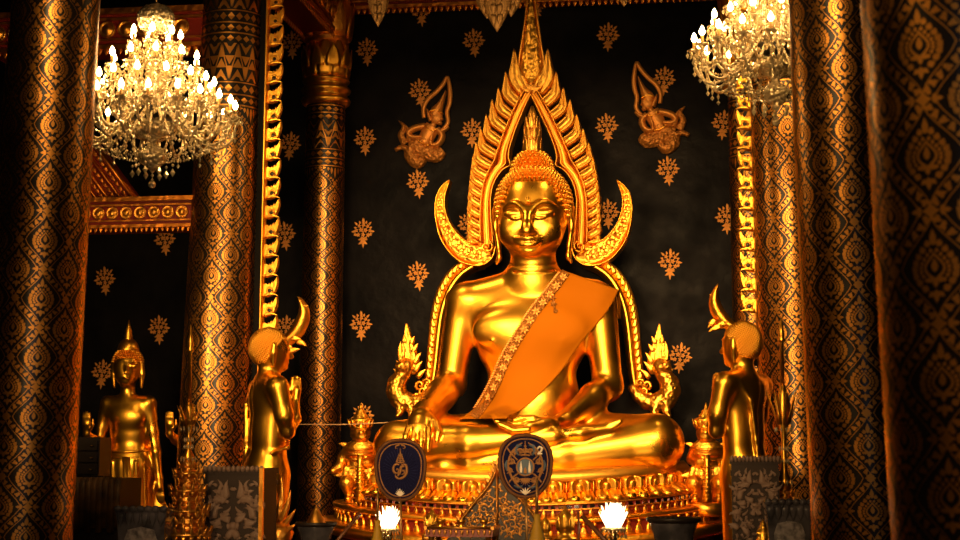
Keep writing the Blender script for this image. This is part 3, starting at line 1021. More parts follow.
# ------------------------------------------------------------------ flame borders inside the two inner columns
def flame_border(side, label):
    Y = -1.40 if side < 0 else -1.52
    t = empty('flame_border', at(266 if side < 0 else 757, 340, Y), label, 'flame border', None, 'thing')
    fr = (0, -1, 0)
    if side < 0:
        top, bot = (268.0, -40), (259.5, 345)
        a0, a1 = at(*top, Y), at(*bot, Y)
    else:
        top, bot = (751.0, -40), (760.0, 320)
        a0, a1 = at(*top, Y), at(*bot, Y)
    s = -side
    pm = pxm(Y)
    # black board with a gilt lip, then the gilt spine carrying the flames
    bd = MB()
    o = Vector((-s * 0.045, 0.06, 0))
    n = 12
    path = [a0.lerp(a1, i / n) for i in range(n + 1)]
    if side > 0:
        path += [at(x, y, Y) for x, y in ((761, 335), (759, 348), (754, 358), (752, 366))]
    else:
        path += [at(x, y, Y) for x, y in ((258, 365), (257, 400), (256, 440))]
    bd.strip([p + o for p in path], 0.042, fr, 0.05, ridge=(1, 1, 1, 1, 1), smooth=False)
    bd.build('black_board', M['matte_black'], t)
    g = MB()
    g.strip([p - Vector((s * 0.088, 0, 0)) + Vector((0, .02, 0)) for p in path], 0.008, fr, 0.06, ridge=(0, 1, 0))
    g.strip([p + Vector((s * 0.012, 0, 0)) for p in path], 0.016, fr, 0.05, ridge=(0, .8, 1, .8, 0))
    g.build('gilt_spine', M['gold_fine'], t)
    fl = MB(); hol = MB()
    L = (a1 - a0).length
    step = 20.4 / pm
    k = 0
    while k * step < L + (-.05 if side > 0 else .0):
        c = a0.lerp(a1, min(1, (k * step + .02) / L))
        c = c + Vector((s * 0.02, -.004, 0))
        up = -(a1 - a0).normalized()
        # a flame: fat scroll below, leaf tip curling up and inward
        out = [(0, -9.5), (5, -10.3), (10, -8.5), (13.5, -4.5), (15.3, .5), (16.2, 5.5), (15.5, 11.5), (13.2, 8), (11.6, 5), (9.6, 7), (8.4, 3.6), (6.4, 5), (5, 2.6), (2.4, 4.6), (0, 3.5)]
        Q = [c + Vector((s * u_ / pm, -.012, 0)) + up * (v_ / pm) for u_, v_ in out]
        fl.prism(Q if s > 0 else Q[::-1], .035, bevel=.009)
        cc = c + Vector((s * 7.6 / pm, -.014, 0)) - up * (3.6 / pm)
        fl.tube([cc + Vector((.022 * math.cos(q), 0, .022 * math.sin(q))) for q in np.linspace(0, 2 * PI, 13)], .008, 6)
        fl.leaf(c + Vector((s * 2 / pm, -.014, 0)) - up * (8.5 / pm), Vector((s * .8, 0, 0)) + up * .45, fr, 15 / pm, 2.2 / pm, .016, curl=-.9 * s, n=7)
        hol.ell(cc + Vector((0, .002, 0)), (.016, .004, .016), 10, 6)
        k += 1
    flo = fl.build('flame_leaves', M['gold_carved_fine'], t)
    hol.build('pierced_eyes', M['eye_dark'], flo)
    # the upturned flame horn at the foot of the border
    hn = MB()
    if side < 0:
        pts = [(278, 352), (288, 340), (297, 331), (303, 318), (303.5, 308), (299, 297)]
        w = [4.0, 6.5, 7.5, 7.0, 5.0, .5]
        extra = [((283, 345), (1, .0), 8, .6), ((290, 338), (1, -.1), 9, .5), ((297, 341), (1, .2), 8, .5), ((288, 352), (1, -.5), 9, .4)]
    else:
        pts = [(742, 332), (731, 326), (722, 318), (716, 308), (714.5, 297), (718, 284)]
        w = [4.0, 5.5, 7.0, 6.6, 5.0, .5]
        extra = [((735, 330), (-1, .1), 8, .5), ((728, 323), (-1, -.1), 8, .5), ((722, 326), (-1, .1), 10, .5), ((716, 320), (-1, .5), 8, .5)]
    Yh = -1.2 if side < 0 else -1.35
    pp = smooth_path([at(x, y, Yh) for x, y in pts], 5)
    n = len(pp)
    hn.strip(pp, [np.interp(i / (n - 1), np.linspace(0, 1, len(w)), w) / pm for i in range(n)], fr, .05)
    for (b_, d_, ln, cu) in extra:
        hn.leaf(at(*b_, Yh - .02), (d_[0], 0, -d_[1]), fr, ln / pm * 1.5, 4.0 / pm, .03, curl=cu * side, n=6)
    for i in range(7):
        q = pp[int(n * (.2 + .1 * i))]
        hn.leaf(q, (-side * .9, 0, .5), fr, 6 / pm, 1.8 / pm, .03, n=5)
    hn.build('flame_horn', M['gold_carved_fine'], t)
    return t


flame_border(-1, 'gilded flame border hanging along the column behind the left chandelier')
flame_border(1, 'gilded flame border below the right chandelier, ending in a curl')
# ------------------------------------------------------------------ the main seated buddha
buddha = empty('seated_buddha_statue', (0.0, 0.0, 1.37), 'huge golden seated buddha statue with orange sash in the centre', 'statue', None, 'thing')


def J(px, py, y): return np.array(at(px, py, y))


def Jx(x, py, y):
    """world x given, height read off the photo"""
    p = at(531, py, y)
    return np.array((x, y, p.z))


PXM = 116.5
B = Sculpt()
# hips, torso
B.ell(Jx(0, 440, 0.02), (.58, .36, .30), 0)
B.ell(Jx(0.01, 395, 0.02), (.405, .28, .36), .12)
B.ell(Jx(0, 345, 0.03), (.47, .29, .36), .12)
B.ell(Jx(0, 318, 0.05), (.56, .27, .27), .14)
B.cone(Jx(-.56, 303, .06), Jx(.56, 303, .06), .155, .155, .10)
B.cone(Jx(0, 282, .04), Jx(-.50, 298, .06), .16, .14, .12)
B.cone(Jx(0, 282, .04), Jx(.50, 298, .06), .16, .14, .12)
for s in (-1, 1):
    B.ell(Jx(s * .245, 330, -.185), (.235, .085, .155), .10)
    B.ell(Jx(s * .30, 340, -.258), (.012, .010, .012), .02)
B.ell(Jx(0.01, 404, -.20), (.25, .11, .16), .14)
# collar bones / neck
B.cone(Jx(.02, 282, .03), Jx(.025, 256, .0), .215, .195, .09)
for zz_ in (264, 270.5):
    B.chain([Jx(.024 + .205 * math.sin(a_), zz_ + 2.0 * math.cos(a_), .015 - .215 * math.cos(a_)) for a_ in np.linspace(-1.5, 1.5, 9)], .008, .012, op='s')
for py, r in ((262, .197), (269, .203), (276, .215)):
    pass
# right arm (photo left): hanging, hand over the shin
sh = J(463, 303, .06); el = J(451, 384, .03); wr = J(424, 413, -.62)
B.cone(sh, el, .158, .128, .07)
B.cone(el, el + (wr - el) * .35, .130, .128, .05)
B.cone(el + (wr - el) * .35, wr, .132, .092, .05)
# left arm: upper arm, forearm across the lap, palm up
sh2 = J(598, 303, .06); el2 = J(608, 386, .02); wr2 = J(566, 419, -.56)
B.cone(sh2, el2, .158, .125, .07)
B.cone(el2, el2 + (wr2 - el2) * .35, .125, .118, .05)
B.cone(el2 + (wr2 - el2) * .35, wr2, .120, .074, .05)
# legs
kR = J(399, 446, -.60); kL = J(655, 443, -.50)
B.cone(J(492, 441, .0), kR, .26, .205, .10)
B.cone(J(572, 441, .0), kL, .26, .225, .10)
B.cone(kL, J(560, 456, -.66), .222, .15, .08)
B.cone(J(560, 456, -.66), J(470, 463, -.76), .15, .098, .05)          # left shin, underneath
B.cone(J(470, 462, -.74), J(443, 467, -.76), .085, .06, .05)
B.cone(J(443, 467, -.76), J(428, 469.5, -.77), .055, .036, .04)       # foot under, toes to photo left
B.cone(kR, J(470, 443, -.76), .200, .150, .05)
B.cone(J(470, 443, -.76), J(552, 436, -.76), .150, .085, .03)          # right shin on top
B.chain([J(548, 436, -.74), J(580, 432, -.74), J(606, 428, -.70)], [.075, .062, .05], .05, flat=((0, -.3, 1), .8))
for i, (dx, dy) in enumerate(((0, 0), (.5, 1.6), (.2, 3.2), (-1.2, 4.6), (-3, 6))):
    B.cone(J(606 + dx, 425.5 + dy, -.71), J(620 - i * 1.2 + dx, 421.5 + dy * 1.05, -.72), .024, .019 if i else .024, .012)
B.ell(J(540, 437, -.76), (.07, .07, .055), .05)
# right hand: back of the hand on the knee, fingers hanging down over the shin
B.cone(wr, J(420.5, 423, -.80), .088, .092, .05, flat=((0, 1, -.5), .75))
B.cone(J(421, 420, -.77), J(419, 429, -.86), .098, .096, .04, flat=((0, 1, -.3), .55))
for (x0, y0, x1, y1, x2, y2, r) in ((408.5, 428, 405.5, 437, 405, 446, .0265), (415.3, 429.5, 413.2, 440, 412.6, 451, .028), (422.2, 429.5, 421.2, 440.5, 420.6, 452, .028),
                                    (428.6, 428.5, 428.4, 439.5, 427.8, 450, .027)):
    B.chain([J(x0, y0, -.885), J(x1, y1, -.925), J(x2, y2, -.935)], [r * 1.08, r, r * .72], .006)
B.chain([J(429, 417, -.76), J(435.5, 424, -.82), J(438, 433, -.87), J(436.5, 441, -.90)], [.040, .036, .030, .020], .012)
# left hand: palm up in the lap, fingers to photo left
B.cone(wr2, J(540, 425, -.76), .066, .075, .05, flat=((0, .3, 1), .62))
B.cone(J(546, 423, -.74), J(530, 427, -.83), .078, .080, .04, flat=((0, .3, 1), .5))
for (x0, y0, x1, y1, x2, y2, d, r) in ((528, 429.5, 513, 430.5, 499, 424, -.93, .026), (527, 427.5, 512, 428, 496, 421, -.885, .027), (527, 425.5, 511, 425.5, 494.5, 418.5, -.84, .027),
                                       (528, 423.5, 513, 423, 498, 417.5, -.795, .025)):
    B.chain([J(x0, y0, d), J(x1, y1, d), J(x2, y2, d)], [r * 1.05, r, r * .75], .008)
B.chain([J(543, 422, -.79), J(533, 418.5, -.83), J(522, 418.5, -.85), J(514, 420.5, -.86)], [.034, .030, .026, .019], .012)

# head (turned a touch to photo left)
HX = .028


def Hx(x, py, y): return Jx(HX + x, py, y)


B.ell(Hx(0, 205, .015), (.315, .340, .335), .03)
B.ell(Hx(0, 222, -.070), (.292, .285, .27), .07)
B.ell(Hx(-.004, 237.5, -.110), (.252, .222, .165), .06)
B.ell(Hx(-.008, 250.5, -.262), (.085, .060, .042), .06)                           # chin
FX = -.008
for s in (-1, 1):
    B.ell(Hx(FX + s * .150, 231, -.230), (.115, .105, .125), .08)                     # cheeks
    B.ell(Hx(FX + s * .128, 213.5, -.305), (.092, .050, .040), .018)                 # closed lids
    br = [Hx(FX + s * .030, 212.0, -.368), Hx(FX + s * .060, 206.0, -.356), Hx(FX + s * .11, 202.6, -.336), Hx(FX + s * .17, 203.4, -.300), Hx(FX + s * .228, 208.5, -.238)]
    br = smooth_path(br, 5); B.chain(br, list(np.interp(np.linspace(0, 1, len(br)), [0, .25, .5, .75, 1], [.016, .016, .015, .013, .007])), .022)
    sl = [Hx(FX + s * .046, 217.2, -.368), Hx(FX + s * .090, 219.4, -.362), Hx(FX + s * .14, 219.0, -.342), Hx(FX + s * .202, 215.6, -.285)]
    sl = smooth_path(sl, 4); B.chain(sl, list(np.interp(np.linspace(0, 1, len(sl)), [0, .3, .7, 1], [.005, .009, .009, .005])), .006, op='s')
    lid = [Hx(FX + s * .046, 216.2, -.358), Hx(FX + s * .090, 218.1, -.360), Hx(FX + s * .14, 217.7, -.341), Hx(FX + s * .205, 214.0, -.280)]
    lid = smooth_path(lid, 4); B.chain(lid, list(np.interp(np.linspace(0, 1, len(lid)), [0, .3, .7, 1], [.005, .009, .009, .005])), .012)
    B.ell(Hx(FX + s * .044, 231.4, -.398), (.032, .040, .027), .022)                 # nostril wings
B.chain([Hx(FX, 209, -.355), Hx(FX, 218, -.392), Hx(FX, 226.5, -.436), Hx(FX, 230.6, -.458)], [.034, .036, .044, .046], .040)
for s in (-1, 1):
    B.ell(Hx(FX + s * .026, 234.6, -.430), (.014, .022, .008), .008, op='s')
B.ell(Hx(FX, 240.5, -.285), (.175, .085, .090), .05)
def lips(pts, rs, k, op='u'):
    p_ = smooth_path([Hx(FX + x, y, d) for x, y, d in pts], 4)
    B.chain(p_, list(np.interp(np.linspace(0, 1, len(p_)), np.linspace(0, 1, len(rs)), rs)), k, op)


lips([(-.124, 237.8, -.340), (-.075, 239.2, -.376), (-.026, 238.0, -.399), (0, 238.7, -.402), (.026, 238.0, -.399), (.075, 239.2, -.376), (.124, 237.8, -.340)], [.010, .017, .020, .018, .020, .017, .010], .014)
lips([(-.104, 241.0, -.356), (-.05, 243.9, -.386), (0, 244.7, -.395), (.05, 243.9, -.386), (.104, 241.0, -.356)], [.012, .021, .024, .021, .012], .014)
lips([(-.132, 238.6, -.352), (-.078, 240.9, -.403), (0, 241.5, -.427), (.078, 240.9, -.403), (.132, 238.6, -.352)], [.005, .004, .004, .004, .005], .008, 's')
B.ell(Hx(FX, 248.0, -.356), (.06, .030, .013), .03, op='s')
for s in (-1, 1):
    B.chain([Hx(s * .315, 205, -.03), Hx(s * .338, 212, .0), Hx(s * .333, 228, .02), Hx(s * .308, 246, .02), Hx(s * .300, 257, .015), Hx(s * .325, 262, .01)],
            [.045, .052, .050, .040, .036, .026], .02, flat=((1, .0, 0), .55))
    B.ell(Hx(s * .365, 216, -.035), (.018, .03, .065), .02, op='s')
body_o = sculpt_object('body', B, 0.0088, M['gold'], buddha, it=2)

# small jewel on the forehead, black slit between the lids
g = MB()
for k in range(3):
    g.leaf(Jx(HX + FX, 202, -.358), ((k - 1) * .5, 0.25, 1), (0, -1, .1), .055, .016, .012, n=5)
g.build('forehead_jewel', M['gold_fine'], buddha)
for s in (-1, 1):
    e = MB()
    e.tube(smooth_path([Hx(FX + s * .048, 217.6, -.354), Hx(FX + s * .090, 219.3, -.354), Hx(FX + s * .14, 218.9, -.333), Hx(FX + s * .200, 215.6, -.275)], 4), .0085, 6)
    e.build('eye_slit', M['eye_dark'], buddha)

# ------------------------------------------------------------------ hair: rows of snail curls over skull and topknot
H = MB()
cz = Hx(0, 205, .015)
R = np.array((.326, .354, .338))
capn = MB()


def curl(mbx, p, nrm, r, hgt):
    nrm = Vector(nrm).normalized()
    u = nrm.orthogonal().normalized(); w = nrm.cross(u)
    rings = [(1.0, -.3), (1.0, .15), (.78, .42), (.80, .48), (.52, .74), (.53, .79), (.16, 1.0)]
    N = 8
    vs, fs = [], []
    for a_, h_ in rings:
        for k in range(N):
            t = 2 * PI * k / N
            vs.append(Vector(p) + (u * math.cos(t) + w * math.sin(t)) * (a_ * r) + nrm * (h_ * hgt))
    for i in range(len(rings) - 1):
        for k in range(N):
            k2 = (k + 1) % N
            fs.append((i * N + k, i * N + k2, (i + 1) * N + k2, (i + 1) * N + k))
    fs.append(tuple((len(rings) - 1) * N + k for k in range(N)))
    mbx.add(vs, fs, 0, True)


def hairline(th):
    """lowest polar angle (0 = front) at which hair starts: the height on the skull for azimuth th"""
    a = abs(th)
    z_front, z_side, z_back = .165, -.135, -.20
    if a < .62: return z_front - .02 * (a / .62) ** 2
    if a < 1.25: return z_front - .02 - (z_front - .02 - z_side) * ((a - .62) / .63) ** .8
    return z_side + (z_back - z_side) * min(1, (a - 1.25) / 1.2)


rowz = .335
phi = 0.10
row = 0
while phi < 1.95:
    zz = math.cos(phi) * R[2]
    rr = math.sin(phi)
    n = max(6, int(2 * PI * rr * .335 / .0400))
    for k in range(n):
        th = 2 * PI * (k + .5 * (row % 2)) / n
        if th > PI: th -= 2 * PI
        if zz < hairline(th): continue
        if zz > .325: continue
        p = cz + np.array((math.sin(th) * rr * R[0], -math.cos(th) * rr * R[1], zz))
        nr = Vector((math.sin(th) * rr / R[0], -math.cos(th) * rr / R[1], math.cos(phi) / R[2]))
        curl(H, p, nr.normalized() + Vector((0, 0, .15)), .0205, .027)
    phi += .112
    row += 1
# skull cap beneath the curls
tk = Hx(-.01, 163, .03)
H.lathe([(.185, -.10), (.175, -.04), (.15, .02), (.115, .065), (.075, .09), (.03, .10)], (tk[0], .03, tk[2]), 24)
for i, (r_, z_) in enumerate(((.18, -.10), (.178, -.066), (.170, -.032), (.160, 0), (.145, .028), (.122, .055), (.095, .076), (.064, .092))):
    n = int(2 * PI * r_ / .040)
    for k in range(n):
        th = 2 * PI * (k + .5 * (i % 2)) / n
        curl(H, (tk[0] + r_ * math.sin(th), .03 - r_ * math.cos(th), tk[2] + z_), (math.sin(th), -math.cos(th), .25 + .17 * i), .0205, .027)
H.build('curled_hair', M['gold_fine'], buddha)
# flame finial on the topknot
Fm = MB()
zb = Hx(0, 154, .03)[2]; zt = Hx(0, 106, .03)[2]
hh = zt - zb
fx = tk[0]
Fm.lathe([(.070, -.02), (.080, hh * .08), (.074, hh * .25), (.064, hh * .42), (.052, hh * .62), (.036, hh * .82), (.010, hh)], (fx, .03, zb), 20, fl=(10, .16))
for tier, (z_, r_, L, n) in enumerate(((0, .074, .15, 9), (.11, .070, .14, 8), (.21, .058, .12, 7))):
    for k in range(n):
        a = 2 * PI * (k + .5 * (tier % 2)) / n
        d = Vector((math.sin(a), -math.cos(a), 0))
        Fm.leaf(Vector((fx, .03, zb + z_)) + d * r_, Vector((0, 0, 1)) + d * .05, d, L, .022, .014, n=6)
Fm.build('flame_finial', M['gold_old'], buddha)

# ------------------------------------------------------------------ orange sash draped over the statue's shoulder
def cast(px, py, off=0.0):
    px = np.asarray(px, float); py = np.asarray(py, float)
    D = (np.array(FWD)[None] + np.array(RGT)[None] * ((px - 480) / F)[:, None] + np.array(UPV)[None] * ((270 - py) / F)[:, None])
    C = np.array(CAM)[None]
    s = np.full(len(px), 12.2)
    prs = [q for q in B.p]
    hit = np.zeros(len(px), bool)
    for _ in range(70):
        d = B.eval(C + D * s[:, None], prs) - off
        hit |= d < .003
        s = np.where(hit, s, s + np.maximum(d, .004) * .75)
        if (s > 15).all() or hit.all(): break
    s[s > 14.4] = np.nan
    return s, D


def drape(name, Lc, Rc, m, parent, nu=26, nv=60, off=.018, wrap=True, fold=.0, extra_off=None, sm=14):
    """a cloth between two photo curves, resting on the sculpted body"""
    Lp = smooth_path([(x, y, 0) for x, y in Lc], 12); Rp = smooth_path([(x, y, 0) for x, y in Rc], 12)
    def res(P, n):
        d = [0]
        for i in range(1, len(P)): d.append(d[-1] + (P[i] - P[i - 1]).length)
        t = np.linspace(0, d[-1], n)
        return np.interp(t, d, [p.x for p in P]), np.interp(t, d, [p.y for p in P])
    lx, ly = res(Lp, nv); rx, ry = res(Rp, nv)
    u = np.linspace(0, 1, nu)
    X = lx[:, None] * (1 - u) + rx[:, None] * u
    Y = ly[:, None] * (1 - u) + ry[:, None] * u
    s, D = cast(X.ravel(), Y.ravel(), off)
    S = s.reshape(nv, nu)
    # fill misses from neighbours
    for _ in range(200):
        bad = np.isnan(S)
        if not bad.any(): break
        pad = np.pad(S, 1, mode='edge')
        st = np.stack([pad[:-2, 1:-1], pad[2:, 1:-1], pad[1:-1, :-2], pad[1:-1, 2:]])
        cntv = (~np.isnan(st)).sum(0)
        S = np.where(bad & (cntv > 0), np.nansum(st, 0) / np.maximum(cntv, 1), S)
    S0 = S.copy()
    for _ in range(sm):
        pad = np.pad(S, 1, mode='edge')
        S = (pad[:-2, 1:-1] + pad[2:, 1:-1] + pad[1:-1, :-2] + pad[1:-1, 2:]) / 4
        S = np.minimum(S, S0)
    if fold:
        S = S - fold * (0.5 + 0.5 * np.sin(u[None, :] * 17 + np.linspace(0, 2.2, nv)[:, None])) * np.linspace(.15, 1, nv)[:, None]
    if extra_off is not None: S = S - extra_off
    P = np.array(CAM)[None] + D * S.reshape(-1)[:, None]
    P = P.reshape(nv, nu, 3)
    if wrap:
        back = []
        for (dy, dz) in ((.34, -.22), (.30, -.02), (.20, .022), (.09, .015)):
            r = P[0].copy(); r[:, 1] += dy; r[:, 2] += dz
            back.append(r)
        P = np.concatenate([np.stack(back), P])
    n0, n1 = P.shape[:2]
    # give it thickness: front and back sheets
    Bk = P.copy()
    Bk -= D[0][None, None] * -0.012
    vs = np.concatenate([P.reshape(-1, 3), Bk.reshape(-1, 3)])
    fs = []
    N = n0 * n1
    for i in range(n0 - 1):
        for j in range(n1 - 1):
            a = i * n1 + j
            fs.append((a, a + n1, a + n1 + 1, a + 1))
            fs.append((N + a, N + a + 1, N + a + n1 + 1, N + a + n1))
    for i in range(n0 - 1):
        a = i * n1
        fs.append((a, N + a, N + a + n1, a + n1))
        a = i * n1 + n1 - 1
        fs.append((a, a + n1, N + a + n1, N + a))
    for j in range(n1 - 1):
        fs.append((j, j + 1, N + j + 1, N + j))
        a = (n0 - 1) * n1 + j
        fs.append((a, N + a, N + a + 1, a + 1))
    b = MB(); b.add(vs, fs, 0, True)
    return b.build(name, m, parent), P


Lc = [(563, 271), (549, 289), (533, 309), (518, 332), (504, 356), (492, 383), (480, 404), (471, 415.5)]
Rc = [(618.5, 290.5), (610, 307), (598, 323), (584, 339), (573, 354), (562, 370), (545, 389), (524, 408), (505, 417.5)]
sash, SP = drape('orange_sash', Lc, Rc, M['robe'], buddha, nu=30, nv=64, off=.016, fold=.006)
# lower end lying over the lap
lap, _ = drape('sash_end', [(478, 404), (471, 411), (459, 419)], [(512, 407), (511, 413), (507, 418.5)], M['robe'], buddha, nu=20, nv=12, off=.02, wrap=False, sm=6)
# gold lace along its photo-left border with rosettes and a fringe
L1 = [(x - 1.5, y - 1) for x, y in Lc]
L2 = [(x + 7.0, y + 3.5) for x, y in Lc]
lace, LP = drape('lace_border', L1, L2, M['trim'], buddha, nu=6, nv=64, off=.030, wrap=True, sm=4)
ros = MB()
for i in range(6, 62, 4):
    c = Vector(LP[i][3]); fr = Vector((0, -1, .15)).normalized()
    u = fr.orthogonal().normalized(); w = fr.cross(u)
    for k in range(6):
        a = 2 * PI * k / 6
        d = u * math.cos(a) + w * math.sin(a)
        ros.leaf(c + fr * .006 + d * .006, d, fr, .036, .013, .012, n=4)
    ros.ell(c + fr * .012, (.012, .012, .012), 8, 6)
for i in range(5, 64):
    c = Vector(LP[i][0])
    ros.leaf(c, (-.8, -.05, -.35), (0, -1, 0), .035, .009, .008, n=4)
ros.build('lace_rosettes', M['gilt_relief'], lace)
# small pinned brooch on the cloth
br = MB()
c0, D0 = cast(np.array([553.0, 553.5, 555.5]), np.array([298.0, 304.0, 311.0]), .03)
pts = [Vector(CAM) + Vector(D0[i]) * c0[i] for i in range(3)]
for i, p_ in enumerate(pts):
    for k in range(5):
        a = 2 * PI * k / 5
        br.leaf(p_, (math.cos(a), 0, math.sin(a)), (0, -1, 0), .034 if i < 2 else .022, .013, .012, n=4)
br.tube(pts, .008, 6)
br.build('pinned_brooch', M['trim'], sash)

# ------------------------------------------------------------------ halo: ogee arch with flame fins, hooks, lower strips and nagas
HY = 0.50
AX = 531.5
halo = empty('halo_arch', (0.03, HY, 1.40), 'golden flame-edged pointed halo arch standing behind the buddha', 'halo', None, 'thing')
fr = (0, -1, 0)


def half(s):
    """photo points of the left half, mirrored for s = +1"""
    def ax(y):
        t = min(1, max(0, (y - 90) / 110.0)); t = t * t * (3 - 2 * t)
        return AX + 2.9 * t
    return lambda x, y, d=0.0: at(x if s < 0 else 2 * ax(y) - x, y, HY + d)


def band(mb_, f, pts, hw, depth, d=0.0, ridge=(0.0, .7, 1.0, .7, 0.0), k=6, mi=0, flip=1):
    p = smooth_path([f(x, y, d) for x, y in pts], k)
    n = len(p)
    sc = pxm(HY)
    w = [np.interp(i / (n - 1), np.linspace(0, 1, len(hw)), hw) / sc for i in range(n)] if hasattr(hw, '__len__') else hw / sc
    mb_.strip(p, w, fr, depth, mi, ridge)
    return p


for s in (-1, 1):
    f = half(s)
    # main moulding of the arch, centre line and the two bright rolls along it
    arch = [(488, 247), (487.3, 232), (486.4, 216), (486.6, 200), (489.4, 185), (494.5, 174), (501.5, 165.5), (502.8, 157), (505, 147), (511, 132), (518, 115), (525, 102), (530.5, 93)]
    a = MB()
    band(a, f, arch, [6.5, 6.3, 6.0, 6.0, 6.0, 6.2, 6.2, 6.0, 6.0, 5.8, 5.4, 4.5, 3.0], .075)
    inner = [(494.6, 250), (493.0, 232), (491.8, 214), (491.8, 199), (494, 187), (498.5, 177.5), (504.5, 170.5), (511, 166.5), (509.6, 160), (510, 153), (511.5, 146), (516, 132), (522.5, 116), (528, 103), (531.5, 96)]
    outer = [(481.5, 244), (481.2, 222), (481.8, 204), (484.5, 185), (489.5, 172), (495, 162), (499, 150), (504.5, 135), (511, 119), (518, 104), (525, 92)]
    band(a, f, inner, 1.7, .10)
    band(a, f, outer, 1.5, .095)
    for q_ in (.33, .66):
        mid_ = smooth_path([f(x, y) for x, y in inner], 6); mo_ = smooth_path([f(x, y) for x, y in outer], 6)
        m2_ = [mid_[int(i * (len(mid_) - 1) / 60)].lerp(mo_[int(i * (len(mo_) - 1) / 60)], q_) for i in range(61)]
        a.tube([p_ + Vector((0, -.055, 0)) for p_ in m2_], .009, 6)
    a.build('arch_moulding', M['gold_satin'], halo)
    # flame fins on its outer side
    fins = MB()
    tips = [(470.5, 233), (470, 222.5), (470, 212), (470.3, 201.5), (471, 191), (472, 180.5), (473, 170.5), (474.5, 159.5), (477, 147.5), (481.5, 134), (487, 119.5), (493, 105), (499.3, 93), (506.5, 77), (515, 54.5)]
    roots = [(482, 247), (481.2, 236), (481, 226), (481.2, 215), (481.8, 205), (483, 195), (485, 185), (488, 176), (492, 166), (496.5, 155), (501.5, 142.5), (507, 129.5), (513, 116.5), (519, 103.5), (525.5, 91)]
    for (tx, ty), (bx, by) in zip(tips, roots):
        # an S-curved fin: out from the moulding, then up to the tip
        mx = tx + (bx - tx) * .16; my = by - (by - ty) * .34
        m2x = tx + (bx - tx) * .02; m2y = by - (by - ty) * .66
        pp = smooth_path([f(bx, by + 1, -.01), f(mx, my, -.02), f(m2x, m2y, -.012), f(tx - .2, ty - 4.5, .0)], 4)
        n = len(pp); sz = ((bx - tx) ** 2 + (by - ty) ** 2) ** .5
        sz *= 1 + max(0.0, (24 - sz) / 24) * .75
        w = [np.interp(i / (n - 1), [0, .3, .55, .8, 1], [.215 * sz, .245 * sz, .195 * sz, .095 * sz, .012 * sz]) / pxm(HY) for i in range(n)]
        fins.strip(pp, w, fr, .06, 0, ridge=(0, .9, .95, .35, .45, .35, .95, .9, 0))
    fins.build('flame_fins', M['gold_fins'], halo)
    # big hooked horn at shoulder height
    hk = MB()
    horn = [(490, 252), (482, 255.5), (470, 253.5), (459, 246), (450, 234), (443.5, 220), (440.8, 207), (442.3, 196), (446, 188.5), (451, 181.5)]
    hp = band(hk, f, horn, [10.5, 11.0, 11.2, 10.4, 8.4, 6.2, 4.6, 3.5, 2.5, .6], .075, d=-.02, ridge=(0.2, .95, .6, .55, .6, .95, .2))
    hk.build('hook', M['gold_carved'], halo)
    rm = MB()
    band(rm, f, [(497, 247), (493, 259), (483, 266), (470, 265.5), (458, 260), (448.5, 250), (441.5, 238), (437.6, 223), (436.6, 208), (439, 195), (444.5, 186.5), (451, 181.5)], [2, 2, 2, 1.8, 1.6, 1.4, 1.2, 1.1, 1, 1, .9, .5], .10, d=-.02)
    band(rm, f, [(480, 243), (472, 243.5), (464, 240), (456, 232), (449.5, 221), (446, 208), (446.5, 196), (449, 188), (451.2, 181.5)], [1.5, 1.4, 1.3, 1.2, 1.1, 1, .9, .8, .4], .10, d=-.02)
    # spiral where horn meets the arch
    sp = [(488 + 6.5 * (1 - t * .85) * math.cos(-1.2 + t * 9), 248 + 6.5 * (1 - t * .85) * math.sin(-1.2 + t * 9)) for t in np.linspace(0, 1, 12)]
    band(rm, f, sp, [1.8, 1.6, 1.2], .12, d=-.03, k=3)
    rm.build('hook_rim', M['gold_fine'], halo)
    # leafy carving on the horn
    lf = MB()
    for i in range(6, len(hp) - 10, 3):
        q = Vector(hp[i]); t = (Vector(hp[i + 1]) - q).normalized()
        for sd in (-1, 1):
            nrm = t.cross(Vector(fr)) * sd
            lf.leaf(q + Vector(fr) * .045, t * .8 + nrm * .7, fr, .075 * (1 - .5 * i / len(hp)), .022, .03, curl=-.8 * sd * 1.0, n=5)
    lf.build('hook_leaves', M['gold_fine'], halo)
    # lower strip: plain roll inside, scalloped flames outside
    lo = MB()
    roll = [(484, 264), (472, 268), (461, 276), (452, 288), (445.5, 303), (441.5, 320), (439, 340), (437, 360), (435, 376), (432, 390), (427, 401), (419, 407)]
    band(lo, f, roll, [4.8, 5.2, 5.6, 5.8, 5.8, 5.8, 5.8, 5.6, 5.2, 4.8, 4.2, 3.0], .085, d=.01)
    lo.build('lower_roll', M['gold'], halo)
    sc_ = MB()
    edge = [(472, 261.5), (460, 266.5), (450.5, 275), (443, 287), (437.5, 302), (434, 320), (432, 340), (430, 360), (428, 378), (424.5, 392)]
    ep = band(sc_, f, edge, [3.0, 4.0, 4.2, 4.2, 4.2, 4.0, 3.8, 3.5, 3.2, 2.6], .05, d=.02, ridge=(.4, .6, .6, .6, .4), k=8)
    total = 0
    last = -1
    for i in range(1, len(ep)):
        total += (ep[i] - ep[i - 1]).length
        if int(total / .066) != last:
            last = int(total / .066)
            t = (ep[i] - ep[i - 1]).normalized()
            o_ = t.cross(Vector(fr)).normalized()
            if o_.x * s < 0: o_ = -o_
            sc_.leaf(ep[i] - o_ * .022 + Vector(fr) * .03, o_ * .9 - t * .75, fr, .088, .030, .03, curl=.9 * (s), n=5)
    sc_.build('scalloped_edge', M['gold_fine'], halo)

